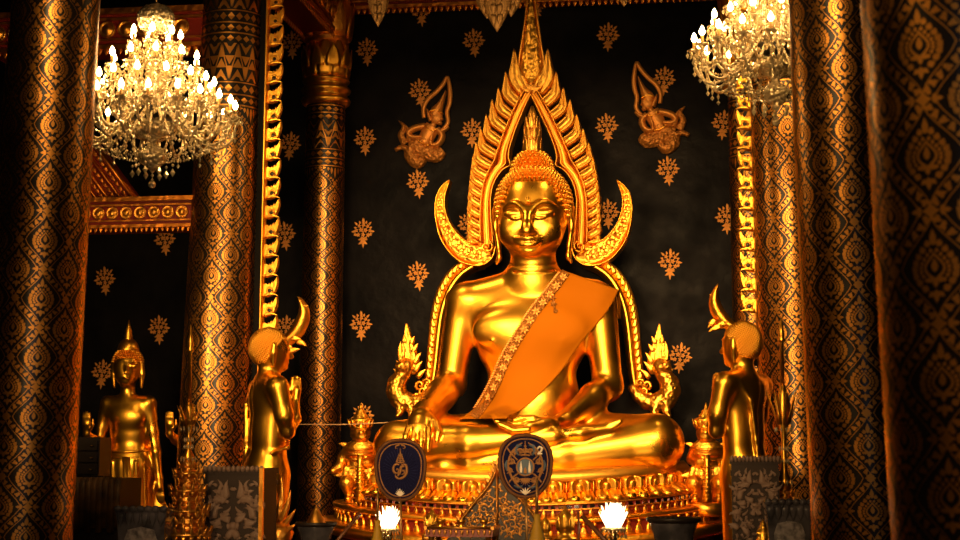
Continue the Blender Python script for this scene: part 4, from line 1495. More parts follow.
# spire leaf on top
f = half(-1)
spm = MB()
pp = [at(531.5 - .2, y, HY - .03) for y in (84, 78, 70, 60, 48, 34, 18, 2, -14, -24)]
ww = [4.5, 10.5, 12.8, 12.2, 10.4, 8.2, 6.0, 4.0, 2.2, .5]
spm.strip(pp, [w / pxm(HY) for w in ww], fr, .06, 0, ridge=(0.0, .55, .8, .9, .8, .55, 0))
o = spm.build('spire_leaf', M['gold_carved'], halo)
rim = MB()
for s in (-1, 1):
    rim.tube([at(531.3 + s * w, y, HY - .04) for w, y in zip(ww, (84, 78, 70, 60, 48, 34, 18, 2, -14, -24))], .011, 6)
kn = at(531.3, 86, HY - .05)
for k in range(5):
    a = (k - 2) * .55
    rim.leaf(at(531.3, 92, HY - .06), (math.sin(a), 0, math.cos(a)), fr, .12, .035, .035, n=5)
rim.build('spire_rim', M['gold_old'], o)

# nagas rearing at the foot of the arch
for s in (-1, 1):
    f = half(s)
    g_ = lambda x, y, d: np.array(at(x if s < 0 else 2 * 531.0 - x + 4.5, y, HY + d))
    nb = Sculpt()
    body_pts = [(434, 388), (428, 396), (420, 402), (410, 403), (400, 399), (396, 391), (397, 383), (402, 376), (406, 370), (407, 364)]
    rs = [.04, .05, .06, .075, .085, .085, .078, .065, .058, .055]
    nb.chain([g_(x, y, -.08) for x, y in body_pts], rs, .03)
    nb.cone(g_(406, 366, -.10), g_(399, 367, -.15), .060, .038, .03)       # snout
    nb.cone(g_(400, 370, -.12), g_(397.5, 372.5, -.14), .026, .016, .02)   # jaw
    nb.cone(g_(399, 365, -.14), g_(396, 360, -.14), .022, .008, .02)       # curled nose
    nb.cone(g_(408, 398, -.10), g_(412, 412, -.14), .05, .032, .03)        # leg
    nb.cone(g_(412, 412, -.14), g_(410, 416, -.17), .034, .020, .02)
    nb.cone(g_(400, 398, -.10), g_(400, 412, -.14), .05, .03, .03)
    nb.cone(g_(400, 412, -.14), g_(397, 416, -.17), .032, .018, .02)
    nb.ell(g_(402.5, 363.5, -.165), (.012, .012, .012), .01)
    nag = sculpt_object('naga', nb, 0.010, M['gold_carved'], halo)
    cr = MB()
    cp = [g_(409, 374, -.06), g_(409.5, 362, -.07), g_(409, 350, -.07), g_(408, 338, -.07), g_(407, 324, -.06)]
    cr.strip(smooth_path(cp, 4), [w / pxm(HY) for w in np.interp(np.linspace(0, 1, 17), [0, .2, .4, .7, 1], [7, 10, 8.5, 5, .5])], fr, .05, 0, ridge=(0.1, .9, .5, .7, .5, .9, .1))
    for i, (x, y, dx, dy, L) in enumerate(((401, 362, -.25, 1, 16), (403, 359, -.1, 1, 18), (414, 372, .5, 1, 14), (417, 378, .6, .9, 13), (414, 364, .35, 1, 14), (399, 372, -.8, .3, 7), (400, 358, -.15, 1, 17),
                                           (404, 352, -.35, 1, 10), (413, 352, .35, 1, 10), (411, 344, .25, 1, 9), (405, 343, -.25, 1, 9))):
        cr.leaf(g_(x, y, -.10), (dx * (1 if s < 0 else -1), 0, dy), fr, L / pxm(HY), 3.2 / pxm(HY), .035, curl=.35 * s, n=6)
    cr.build('flame_crest', M['gold_carved_fine'], nag)
    sc2 = MB()
    for i, (x, y) in enumerate(((417, 396), (423, 391), (420, 385), (427, 383), (425, 398), (431, 391))):
        sp = [g_(x + 5 * (1 - t) * math.cos(t * 8 + i), y + 5 * (1 - t) * math.sin(t * 8 + i), -.05) for t in np.linspace(0, .95, 10)]
        sc2.tube(sp, [.016] * 6 + [.013, .011, .009, .008], 6)
    for i in range(8):   # chest scales
        x, y = 394.5 + .8 * abs(i - 4), 384 + 2.3 * i
        sc2.ell(g_(x, y, -.12), (.02, .05, .016), 8, 6)
    sc2.build('scrolls', M['gold_fine'], nag)
    # foot block so that the arch stands on the plinth
fb = MB()
for s in (-1, 1):
    q = at(AX + s * 104, 420, HY)
    fb.box((q.x, HY, q.z - .22), (.34, .16, .42))
fb.build('arch_foot', M['red'], halo)
# ------------------------------------------------------------------ lotus throne
throne = empty('lotus_throne', (0, 0, 0), 'tiered golden lotus pedestal with mirror inlay under the main buddha', 'pedestal', None, 'thing')
SAG = 0.10


def plan(a, rx, ry, e=0.80):
    """superellipse plan, a measured from the front (-Y)"""
    c, s_ = math.cos(a), math.sin(a)
    return (rx * math.copysign(abs(s_) ** e, s_), -ry * math.copysign(abs(c) ** e, c) + 0.02)


def sag(x): return SAG * (abs(x) / 1.5) ** 2.0


def tier(mb_, prof, n=96, mi=0):
    """prof: list of (rx, ry, z) rings, closed at the top and bottom"""
    vs, fs = [], []
    for (rx, ry, z) in prof:
        for k in range(n):
            x, y = plan(2 * PI * k / n, rx, ry)
            vs.append((x + THX, y, z + sag(x)))
    for i in range(len(prof) - 1):
        for k in range(n):
            k2 = (k + 1) % n
            fs.append((i * n + k, i * n + k2, (i + 1) * n + k2, (i + 1) * n + k))
    fs.append(tuple(range(n - 1, -1, -1))); fs.append(tuple((len(prof) - 1) * n + k for k in range(n)))
    mb_.add(vs, fs, mi, True)


def along(rx, ry, count):
    """points evenly spaced round the front half of the plan with outward normals"""
    A = np.linspace(-PI * .62, PI * .62, 1200)
    P = np.array([plan(a, rx, ry) for a in A])
    d = np.concatenate([[0], np.cumsum(np.linalg.norm(np.diff(P, axis=0), axis=1))])
    out = []
    for t in (np.arange(count) + .5) / count * d[-1]:
        i = min(len(d) - 2, max(1, int(np.searchsorted(d, t))))
        p = P[i]; tg = P[i + 1] - P[i - 1]; tg /= np.linalg.norm(tg)
        out.append((Vector((p[0] + THX, p[1], sag(p[0]))), Vector((tg[1], -tg[0], 0)), d[-1] / count))
    return out


def zf(py, y): return at(531, py, y).z


THX = -0.055
rx0, ry0 = 1.47, .95
z_seat = zf(474.5, -.9)
KEYS = {477: 474.5, 487: 481, 491: 484, 505: 496, 506: 496.5, 514: 505, 515: 505.8, 519: 510.5, 520: 511, 525: 517.5, 526: 518, 534: 525.5, 536: 527, 542: 532, 548: 538, 560: 550}
zs = {k: zf(KEYS[k], -1.0) for k in (477, 487, 491, 505, 506, 514, 515, 519, 520, 525, 526, 534, 536, 542, 548, 560)}
b = MB(); tier(b, [(rx0 - .12, ry0 - .02, z_seat + .03), (rx0 - .09, ry0, z_seat - .005), (rx0 - .06, ry0 + .02, zs[487]), (rx0 - .10, ry0 - .03, zs[487] - .02), (rx0 - .06, ry0 - .03, zs[505])][::-1])
b.build('seat_slab', M['gold_satin'], throne)
# upright lotus petals
up = MB()
for (p, nr, w) in along(rx0 - .05, ry0 - .01, 22):
    c = p + Vector((0, 0, zs[505] + .006))
    prof = lambda t: .90 + .10 * min(1, t / .3) if t < .7 else max(.30, (1 - ((t - .7) / .3) ** 2 * .62))
    hgt = zs[487] - zs[505] - .006
    up.leaf(c, Vector((0, 0, 1)) + nr * .10, nr, hgt, w * .45, .034, n=9, prof=prof, ridge=(0, .9, 1, .8, .25, .05, .0, .05, .25, .8, 1, .9, 0))
    up.leaf(c + Vector((0, 0, hgt * .08)) + nr * .004, Vector((0, 0, 1)) + nr * .10, nr, hgt * .62, w * .16, .014, n=7, prof=prof, ridge=(0, .6, .9, 1, .9, .6, 0))
    up.leaf(c + Vector((0, 0, 1)).cross(nr) * (w * .5), Vector((0, 0, 1)) + nr * .12, nr, hgt * .95, w * .07, .03, n=6, ridge=(0, .8, 1, .8, 0))
up.build('upright_petals', M['gold_fine'], throne)
# bright drooping petals
dn = MB()
tier(dn, [(rx0 + .02, ry0 + .05, zs[515] + .004), (rx0 + .07, ry0 + .10, zs[514] + .006), (rx0 - .04, ry0 - .01, zs[505] + .012)])
for (p, nr, w) in along(rx0 - .03, ry0 + .0, 22):
    prof = lambda t: .92 + .08 * min(1, t / .4) if t < .62 else max(.05, 1 - ((t - .62) / .38) ** 2.2) ** .5
    t_ = Vector((0, 0, 1)).cross(nr)
    for e in (-.25, .25):
        c = p + Vector((0, 0, zs[505] + .016)) + t_ * (e * w)
        dn.leaf(c, nr * .86 + Vector((0, 0, -.50)), nr * .5 + Vector((0, 0, .86)), (zs[505] - zs[514]) * 1.9, w * .262, .022, n=8, prof=prof, ridge=(0, .75, 1, 1, 1, .75, 0))
dn.build('drooping_petals', M['gold'], throne)
# red band with mirror inlay, then little leaf points
rb = MB(); tier(rb, [(rx0 + .045, ry0 + .085, zs[526] - .01), (rx0 + .045, ry0 + .085, zs[515] + .012)]); rb.build('red_band', M['red'], throne)
gi = MB()
for (p, nr, w) in along(rx0 + .047, ry0 + .087, 84):
    c = p + Vector((0, 0, (zs[515] + zs[519]) / 2))
    t = Vector((0, 0, 1)).cross(nr)
    hw, hh = w * .30, (zs[515] - zs[519]) * .34
    gi.prism([c - t * hw - Vector((0, 0, hh)) + nr * .012, c + t * hw - Vector((0, 0, hh)) + nr * .012, c + t * hw + Vector((0, 0, hh)) + nr * .012, c - t * hw + Vector((0, 0, hh)) + nr * .012], .014, nr)
gi.build('mirror_squares', M['glass_inlay'], throne)
fl = MB()
for z_ in (zs[515] + .006, zs[519] - .002):
    tier(fl, [(rx0 + .06, ry0 + .10, z_ - .006), (rx0 + .065, ry0 + .105, z_), (rx0 + .06, ry0 + .10, z_ + .006)])
for (p, nr, w) in along(rx0 + .06, ry0 + .10, 70):
    c = p + Vector((0, 0, zs[525]))
    fl.leaf(c, (0, 0, 1), nr, (zs[519] - zs[525]) * .95, w * .36, .02, n=5)
fl.build('leaf_points', M['gold_old'], throne)
# fat gold roll
ro = MB()
zc_, rr_ = (zs[525] + zs[534]) / 2, (zs[525] - zs[534]) / 2
tier(ro, [(rx0 + .07 + .10 * math.cos(t), ry0 + .10 + .10 * math.cos(t), zc_ + rr_ * 1.1 * math.sin(t)) for t in np.linspace(-PI / 2, PI / 2, 9)])
ro.build('gold_roll', M['gold'], throne)
# second red band with leaf points
r2 = MB(); tier(r2, [(rx0 + .12, ry0 + .15, zs[560] - .30), (rx0 + .12, ry0 + .15, zs[534] + .01)]); r2.build('lower_red_band', M['red'], throne)
f2 = MB()
for (p, nr, w) in along(rx0 + .14, ry0 + .17, 62):
    c = p + Vector((0, 0, zs[548]))
    f2.leaf(c, (0, 0, 1), nr, (zs[534] - zs[548]) * .9, w * .46, .03, n=5)
    f2.ell(c + Vector((0, 0, (zs[534] - zs[548]) * .95)) + nr * .01, (.018, .018, .018), 6, 5)
f2.build('lower_leaf_points', M['gold_carved_fine'], throne)
r3 = MB()
zc2 = zs[548] - .05
tier(r3, [(rx0 + .17 + .14 * math.cos(t), ry0 + .22 + .12 * math.cos(t), zc2 + .06 * math.sin(t)) for t in np.linspace(-PI / 2, PI / 2, 9)])
r3.build('lower_gold_roll', M['gold'], throne)
pl = MB(); tier(pl, [(rx0 + .26, ry0 + .30, 0.0), (rx0 + .26, ry0 + .30, .25), (rx0 + .12, ry0 + .2, .32), (rx0 + .12, ry0 + .2, zc2 - .05)]); pl.build('plinth', M['red'], throne)
# brick-red platform behind, carrying arch and guards
pf = MB(); pf.box((0, .62, (zf(418, .5) - .43) / 2 + .0), (2.75, .5, zf(418, .5) - .43)); pf.build('back_platform', M['red'], throne)


# ------------------------------------------------------------------ giants guarding the throne
def guard(px, s, label):
    """a small gilded giant: crown, fierce face, bent knees, club in front; s = +1 turned towards photo left"""
    Y = -.45
    q = at(px, 497, Y)
    t = empty('guardian_giant', (q.x, Y, q.z), label, 'statue', 'guardian giants of the throne', 'thing')
    g = lambda x, y, d=0.0: np.array(at(px + x, y, Y + d))
    S = Sculpt()
    S.ell(g(0, 458, 0), (.105, .085, .13), .03)           # chest
    S.ell(g(0, 449, -.02), (.125, .08, .085), .04)
    S.ell(g(0, 470, 0), (.105, .09, .09), .05)            # hips
    S.cone(g(0, 446, 0), g(0, 439, -.02), .05, .05, .03)
    S.ell(g(-.5 * s, 433, -.03), (.075, .085, .085), .02)    # head
    S.ell(g(-1.5 * s, 437, -.09), (.05, .04, .035), .02)     # jaw
    S.ell(g(-1.2 * s, 432.5, -.115), (.02, .025, .022), .015)  # nose
    for e in (-1, 1):
        S.ell(g(-1.2 * s + e * 3.6, 430.5, -.10), (.018, .016, .014), .01)
        S.ell(g(-.5 * s + e * 8.5, 433, -.01), (.015, .03, .04), .02)
    # arms: one bent out to the side, one holding the club
    S.chain([g(11 * s, 449), g(17 * s, 458, .03), g(20 * s, 467, .0), g(27 * s, 471, -.05)], [.052, .045, .042, .030], .02)
    S.chain([g(-11 * s, 449), g(-15 * s, 459, .0), g(-7 * s, 463, -.14), g(0, 462, -.18)], [.052, .045, .038, .034], .02)
    # legs: wide stance, knees bent
    for e in (-1, 1):
        S.chain([g(6 * e, 474), g(13 * e, 483, -.10), g(9 * e, 497, .0)], [.075, .060, .045], .03)
        S.cone(g(9 * e, 497.5, 0), g(12 * e, 499, -.09), .036, .028, .02)
    sculpt_object('body', S, 0.010, M['gold_carved_fine'], t)
    c = MB()
    hz = g(-.5 * s, 427, -.03)
    c.lathe([(.088, -.02), (.095, .0), (.085, .012), (.092, .03), (.105, .055), (.095, .07), (.06, .08), (.062, .10), (.04, .115), (.042, .13), (.018, .15), (.015, .17), (.004, .20)], tuple(hz), 20)
    for k in range(12):
        a = 2 * PI * k / 12
        d = Vector((math.sin(a), -math.cos(a), 0))
        c.leaf(Vector(hz) + d * .095, Vector((0, 0, 1)) + d * .25, d, .07, .024, .015, n=5)
    c.build('crown', M['gold_fine'], t)
    k_ = MB()
    k_.tube([g(0, 455, -.22), g(0, 462, -.22), g(0, 480, -.22), g(0, 502, -.22)], [.022, .026, .030, .040], 10)
    for i in range(9):
        k_.lathe([(.03, 0), (.044, .008), (.03, .016)], tuple(g(0, 468 + i * 4, -.22)), 10)
    k_.build('club', M['gold_fine'], t)
    d_ = MB()
    for e in range(-3, 4):
        d_.leaf(g(e * 4, 466, -.11), (e * .12, 0, -1), fr, .16, .04, .02, n=6)
    for e in (-1, 1):
        d_.leaf(g(8 * e, 470, -.02), (e, 0, -.9), fr, .17, .045, .02, curl=.8 * e, n=6)
        d_.leaf(g(12 * e, 447, -.02), (e, 0, .9), fr, .09, .03, .02, curl=-.6 * e, n=5)
    for r_ in (447, 452, 457, 466):
        cc = g(0, r_, -.02)
        d_.tube([Vector(cc) + Vector((.115 * math.cos(a), -.105 * math.sin(a), -.02 * math.sin(a))) for a in np.linspace(0, PI, 9)], .012, 6)
    d_.build('ornaments', M['gold_carved_fine'], t)
    b_ = MB()
    zt = g(0, 499, 0)[2] - .02
    b_.lathe([(.12, zt - .12), (.17, zt - .10), (.17, zt - .02), (.14, zt)], (q.x, Y, 0), 24)
    b_.build('stand', M['gold_fine'], t)
    return t


guard(707, 1, 'gilded crowned giant with a club at the right end of the lotus throne')
guard(360, -1, 'gilded giant peeking out behind the left fan at the left end of the throne')
rc = MB()
for k in range(1):
    q = at(722, 497, .32)
    rc.box((q.x + .02, .32, q.z / 2), (.20, .20, q.z))
setp(rc.build('red_cloth_block', M['red_cloth']), 'red cloth-covered block between the throne and the right stone pedestal', 'block', None, 'thing')
# ------------------------------------------------------------------ chandeliers
def make_chandelier(loc, label, s=1.0):
    """three tiers of curved glass arms with candle bulbs, a glass dome on top, bead swags and drops; origin at the lowest drop"""
    t = empty('crystal_chandelier', loc, label, 'chandelier', 'crystal chandeliers', 'thing')
    O = Vector(loc)
    rnd = random.Random(11)
    def V(x, y, z): return O + Vector((x, y, z)) * s
    # central stem of blown glass balls
    st = MB()
    prof = [(.004, .10), (.03, .13), (.085, .17), (.10, .22), (.07, .265), (.03, .29), (.03, .31), (.12, .34), (.155, .40), (.14, .435), (.05, .46), (.03, .50), (.06, .54), (.07, .59), (.045, .63), (.02, .66),
            (.022, .70), (.06, .73), (.065, .78), (.03, .82), (.018, .90), (.04, .94), (.045, .98), (.018, 1.02), (.015, 1.06)]
    st.lathe([(r * s, z * s) for r, z in prof], tuple(O), 20)
    st.build('glass_stem', M['crystal'], t)
    rod = MB(); rod.tube([V(0, 0, 1.05), V(0, 0, 1.3), Vector((O.x, O.y, 7.24))], .008, 6); rod.build('hanging_rod', M['brass'], t)
    dm = MB()
    dm.lathe([(r * s, z * s) for r, z in ((.06, 1.06), (.105, 1.09), (.125, 1.14), (.12, 1.19), (.085, 1.235), (.03, 1.255), (.01, 1.27))], tuple(O), 24, fl=(12, .04))
    dm.build('glass_dome', M['crystal'], t)
    mid = MB()
    mid.lathe([(r * s, z * s) for r, z in ((.05, .455), (.15, .465), (.16, .50), (.15, .535), (.05, .545))], tuple(O), 28)
    mid.build('mirror_drum', M['lacquer'], t)
    TIERS = [(18, .52, .44, .58, -.15, 0.0), (14, .40, .52, .72, -.13, .2), (10, .28, .64, .88, -.10, .4), (7, .16, .84, 1.04, -.06, .1)]
    for (n, R_, zh, zc, dip, off) in TIERS:
        for k in range(n):
            a = 2 * PI * (k + off * 2 + .27) / n
            d = Vector((math.cos(a), math.sin(a), 0))
            rr = R_ * (1 + .05 * rnd.uniform(-1, 1))
            arm = MB()
            pts = smooth_path([O + (d * (rr * u) + Vector((0, 0, zz))) * s for u, zz in
                               ((.10, zh), (.30, zh + .05), (.52, zh + dip * .35), (.74, zh + dip), (.92, zh + dip * .75), (1.0, zh + dip * .1), (1.0, zc - .075))], 4)
            arm.tube(pts, .011 * s, 6)
            arm.lathe([(r * s, z * s) for r, z in ((.012, -.02), (.035, .0), (.045, .012), (.02, .014))], tuple(O + (d * rr + Vector((0, 0, zc - .08))) * s), 10)
            ao = arm.build('glass_arm', M['crystal'], t)
            sl = MB()
            sl.lathe([(.011 * s, 0), (.011 * s, .055 * s), (.006 * s, .058 * s)], tuple(O + (d * rr + Vector((0, 0, zc - .07))) * s), 8)
            sl.build('candle_sleeve', M['candle'], ao)
            bl = MB()
            bl.lathe([(.006 * s, 0), (.017 * s, .014 * s), (.019 * s, .026 * s), (.012 * s, .046 * s), (.002 * s, .064 * s)], tuple(O + (d * rr + Vector((0, 0, zc - .013))) * s), 10)
            bl.build('bulb', M['bulb'], ao)
            dr = MB()
            # drops round the drip pan
            for j in range(6):
                b = a + 2 * PI * j / 6
                c = O + (d * rr + Vector((math.cos(b) * .045, math.sin(b) * .045, zc - .105))) * s
                dr.octa(c, .011 * s, .022 * s)
                dr.octa(c + Vector((0, 0, .03 * s)), .006 * s, .007 * s)
            for j in range(3):
                u = .4 + .22 * j
                q = pts[int(u * (len(pts) - 1))]
                dr.octa(q - Vector((0, 0, .035 * s)), .010 * s, .024 * s)
                dr.octa(q - Vector((0, 0, .075 * s)), .013 * s, .018 * s)
            for j in range(5):
                b = a + rnd.uniform(-.5, .5)
                q = O + (Vector((math.cos(b), math.sin(b), 0)) * rr * rnd.uniform(.35, 1.05) + Vector((0, 0, zh + (zc - zh) * rnd.uniform(-.35, .9)))) * s
                dr.octa(q, .014 * s, .024 * s, n=5)
            dr.build('crystal_drops', M['crystal_bead'], ao)
    # bead swags: from arm to arm, from the upper tier outwards, and underneath to the bowl
    def chain(p, q, sag_, nb, r):
        m = MB()
        for i in range(nb):
            u = (i + .5) / nb
            c = p.lerp(q, u) - Vector((0, 0, sag_ * 4 * u * (1 - u)))
            m.octa(c, r * s, r * 1.15 * s)
        return m.build('bead_chain', M['crystal_bead'], t)
    def tip(ti, k, dz=0):
        n, R_, zh, zc, dip, off = TIERS[ti]
        a = 2 * PI * (k + off * 2 + .27) / n
        return V(R_ * math.cos(a), R_ * math.sin(a), zc - .09 + dz)
    for ti in (0, 1, 2, 3):
        n = TIERS[ti][0]
        for k in range(n):
            chain(tip(ti, k), tip(ti, k + 1), .05 * s, 7, .010)
    for k in range(18):
        a = 2 * PI * (k + .27) / 18
        chain(tip(0, k, -.10), V(.10 * math.cos(a), .10 * math.sin(a), .22), .07 * s, 14, .009)
    for k in range(10):
        a = 2 * PI * k / 10
        chain(V(.06 * math.cos(a), .06 * math.sin(a), 1.06), V(.30 * math.cos(a), .30 * math.sin(a), .74), .05 * s, 14, .008)
    for k in range(8):
        a = 2 * PI * k / 8
        r = .10 if k % 2 else .14
        m = MB()
        c = V(r * math.cos(a), r * math.sin(a), .15)
        m.octa(c, .012 * s, .014 * s); m.octa(c - Vector((0, 0, .05 * s)), .018 * s, .03 * s)
        m.build('hanging_drop', M['crystal_bead'], t)
    m = MB()
    m.octa(V(0, 0, .085), .012 * s, .016 * s); m.octa(V(0, 0, .055), .010 * s, .014 * s)
    m.ell(V(0, 0, .024), (.026 * s, .026 * s, .026 * s), 12, 8)
    m.build('ball_drop', M['crystal'], t)
    return t


cl = at(152, 188, -3.1)
make_chandelier(cl, 'lit crystal chandelier hanging at the upper left', 1.05)
cr_ = at(776, 126, -3.05)
make_chandelier(cr_, 'lit crystal chandelier at the upper right, half hidden by a column', 1.02)


# ------------------------------------------------------------------ standing figures
def standing_buddha(px, Y, label, pose=True):
    """robed standing buddha with flame finial; one hand raised, the other hanging"""
    sc = pxm(Y)
    dx0 = px - 127
    root = at(px, 455, Y)
    t = empty('standing_buddha_statue', (root.x, Y, 0.30), label, 'statue', None, 'thing')
    g = lambda x, y, d=0.0: np.array(at(x + dx0, y, Y + d))
    S = Sculpt()
    S.ell(g(129, 432, 0), (.165, .105, .22), 0)
    S.ell(g(128, 412, 0), (.20, .11, .13), .06)
    S.ell(g(128, 418, -.07), (.13, .05, .08), .05)
    S.cone(g(109, 403), g(148, 403), .062, .062, .05)
    S.ell(g(129, 465, 0), (.18, .12, .16), .08)
    S.cone(g(128, 402), g(128, 386), .064, .060, .04)
    S.ell(g(128, 366, 0), (.118, .135, .125), .02)
    S.ell(g(127, 374, -.03), (.098, .105, .105), .03)
    S.ell(g(126.5, 382, -.075), (.04, .035, .025), .03)
    S.chain([g(126.5, 364, -.125), g(126.2, 372.5, -.16)], [.012, .019], .012)
    for e in (-1, 1):
        S.ell(g(127 + e * 5.8, 366, -.105), (.036, .02, .016), .01)
        S.chain([g(127 + e * 2, 363.5, -.13), g(127 + e * 6, 361.2, -.12), g(127 + e * 10, 363.5, -.08)], [.006, .007, .004], .008)
        S.chain([g(128 + e * 14, 364), g(128 + e * 14.5, 374), g(128 + e * 13.5, 387)], [.022, .022, .014], .01)
    S.chain([g(122.5, 378, -.125), g(126.5, 378.6, -.145), g(130.5, 378, -.125)], [.005, .011, .005], .008)
    # robe falling to the ankles, flared edges
    S.cone(g(129, 470), g(133, 590), .19, .17, .08, flat=((0, 1, 0), .62))
    S.cone(g(129, 470), g(122, 590), .16, .16, .08, flat=((0, 1, 0), .6))
    S.cone(g(147, 445, .04), g(158, 510, .05), .03, .07, .04, flat=((0, 1, 0), .4))
    S.cone(g(158, 510, .05), g(158, 560, .05), .07, .05, .04, flat=((0, 1, 0), .4))
    for e in (-1, 1):
        S.cone(g(128 + e * 11, 590), g(128 + e * 11, 606), .055, .05, .03)
        S.cone(g(128 + e * 11, 606, .02), g(128 + e * 13, 608, -.16), .05, .035, .02)
    for k in range(5):    # pleats
        x = 112 + 8 * k
        S.cone(g(x, 462, -.125), g(x + 3, 585, -.125), .010, .016, .02)
    # hanging arm
    S.chain([g(149, 404), g(153, 432, .01), g(156, 452, -.01), g(159, 478, -.02)], [.062, .05, .043, .03], .03)
    S.cone(g(159, 478, -.02), g(160, 488, -.03), .034, .032, .02)
    for i in range(4):
        S.chain([g(156.5 + 2 * i, 488, -.03), g(157.3 + 2 * i, 496, -.035), g(157.8 + 2 * i, 503 - abs(i - 1.4), -.03)], [.0125, .011, .008], .005)
    S.chain([g(155, 482, -.05), g(153.5, 489, -.06), g(154.5, 495, -.06)], [.013, .012, .008], .006)
    # raised arm: elbow out, palm forwards
    S.chain([g(108, 404), g(102, 428, .01), g(99, 444, -.02)], [.062, .052, .046], .03)
    S.chain([g(99, 444, -.02), g(93, 440, -.14), g(87, 434, -.22)], [.046, .04, .03], .02)
    S.cone(g(87, 434, -.22), g(86.5, 424, -.25), .033, .038, .02, flat=((0, 1, 0), .5))
    for i in range(4):
        S.chain([g(83.5 + 2 * i, 423, -.25), g(83.3 + 2.1 * i, 417, -.26), g(83.5 + 2.1 * i, 411 + abs(i - 1.5), -.255)], [.0125, .011, .008], .005)
    S.chain([g(90.5, 430, -.25), g(93, 425, -.27), g(93, 419, -.275)], [.013, .012, .008], .006)
    sculpt_object('body', S, 0.0095, M['gold'], t, it=1)
    h = MB()
    c = g(128, 364, .015)
    k_ = 0
    phi = .15
    while phi < 1.9:
        n = max(5, int(2 * PI * math.sin(phi) * .135 / .022))
        for k in range(n):
            th = 2 * PI * (k + .5 * (k_ % 2)) / n
            if th > PI: th -= 2 * PI
            z = math.cos(phi) * .14
            if z < (.045 if abs(th) < .8 else (.0 if abs(th) < 1.4 else -.06)): continue
            p = c + np.array((math.sin(th) * math.sin(phi) * .126, -math.cos(th) * math.sin(phi) * .142, z))
            curl(h, p, (math.sin(th) * math.sin(phi), -math.cos(th) * math.sin(phi), math.cos(phi)), .0115, .012)
        phi += .145; k_ += 1
    h.lathe([(.095, .09), (.092, .13), (.078, .17), (.055, .20), (.03, .215)], tuple(c), 20)
    h.build('curled_hair', M['gold_fine'], t)
    f = MB()
    zz = g(128, 347)[2]; z1 = g(128, 320)[2]
    f.lathe([(.036, .02), (.042, .05), (.034, .08), (.036, .09), (.026, .12), (.029, .13), (.016, (z1 - zz) * .75), (.003, z1 - zz)], (c[0], Y + .01, zz), 14, fl=(8, .12))
    f.build('flame_finial', M['gold_fine'], t)
    b = MB()   # belt and collar-like folds of the robe
    cc = g(129, 452, 0)
    for (yy, rx_, ry_, r_) in ((449, .172, .125, .012), (455, .18, .13, .012)):
        q = g(129, yy, 0)
        b.tube([Vector(q) + Vector((rx_ * math.cos(a), ry_ * math.sin(a), -.025 * math.sin(-a))) for a in np.linspace(0, 2 * PI, 25)], r_, 6)
    fx_ = g(125, 456, -.14)
    b.strip([g(126, 457, -.135), g(128, 500, -.15), g(130, 560, -.14), g(131, 588, -.13)], .035, fr, .02, ridge=(0, 1, .5, .5, 1, 0))
    b.build('belt_and_front_fold', M['gold_fine'], t)
    p = MB()
    zb_ = g(128, 611)[2]
    p.lathe([(.30, 0.0), (.30, .08), (.26, .11), (.25, max(.14, zb_ - .03)), (.28, zb_)], (root.x, Y, 0), 28)
    p.build('plinth', M['gold_old'], t)
    return t


standing_buddha(127, -.75, 'golden standing buddha with one hand raised, in the aisle at left')
standing_buddha(210, -.62, 'golden standing statue behind the left lattice column, only its raised hand showing')


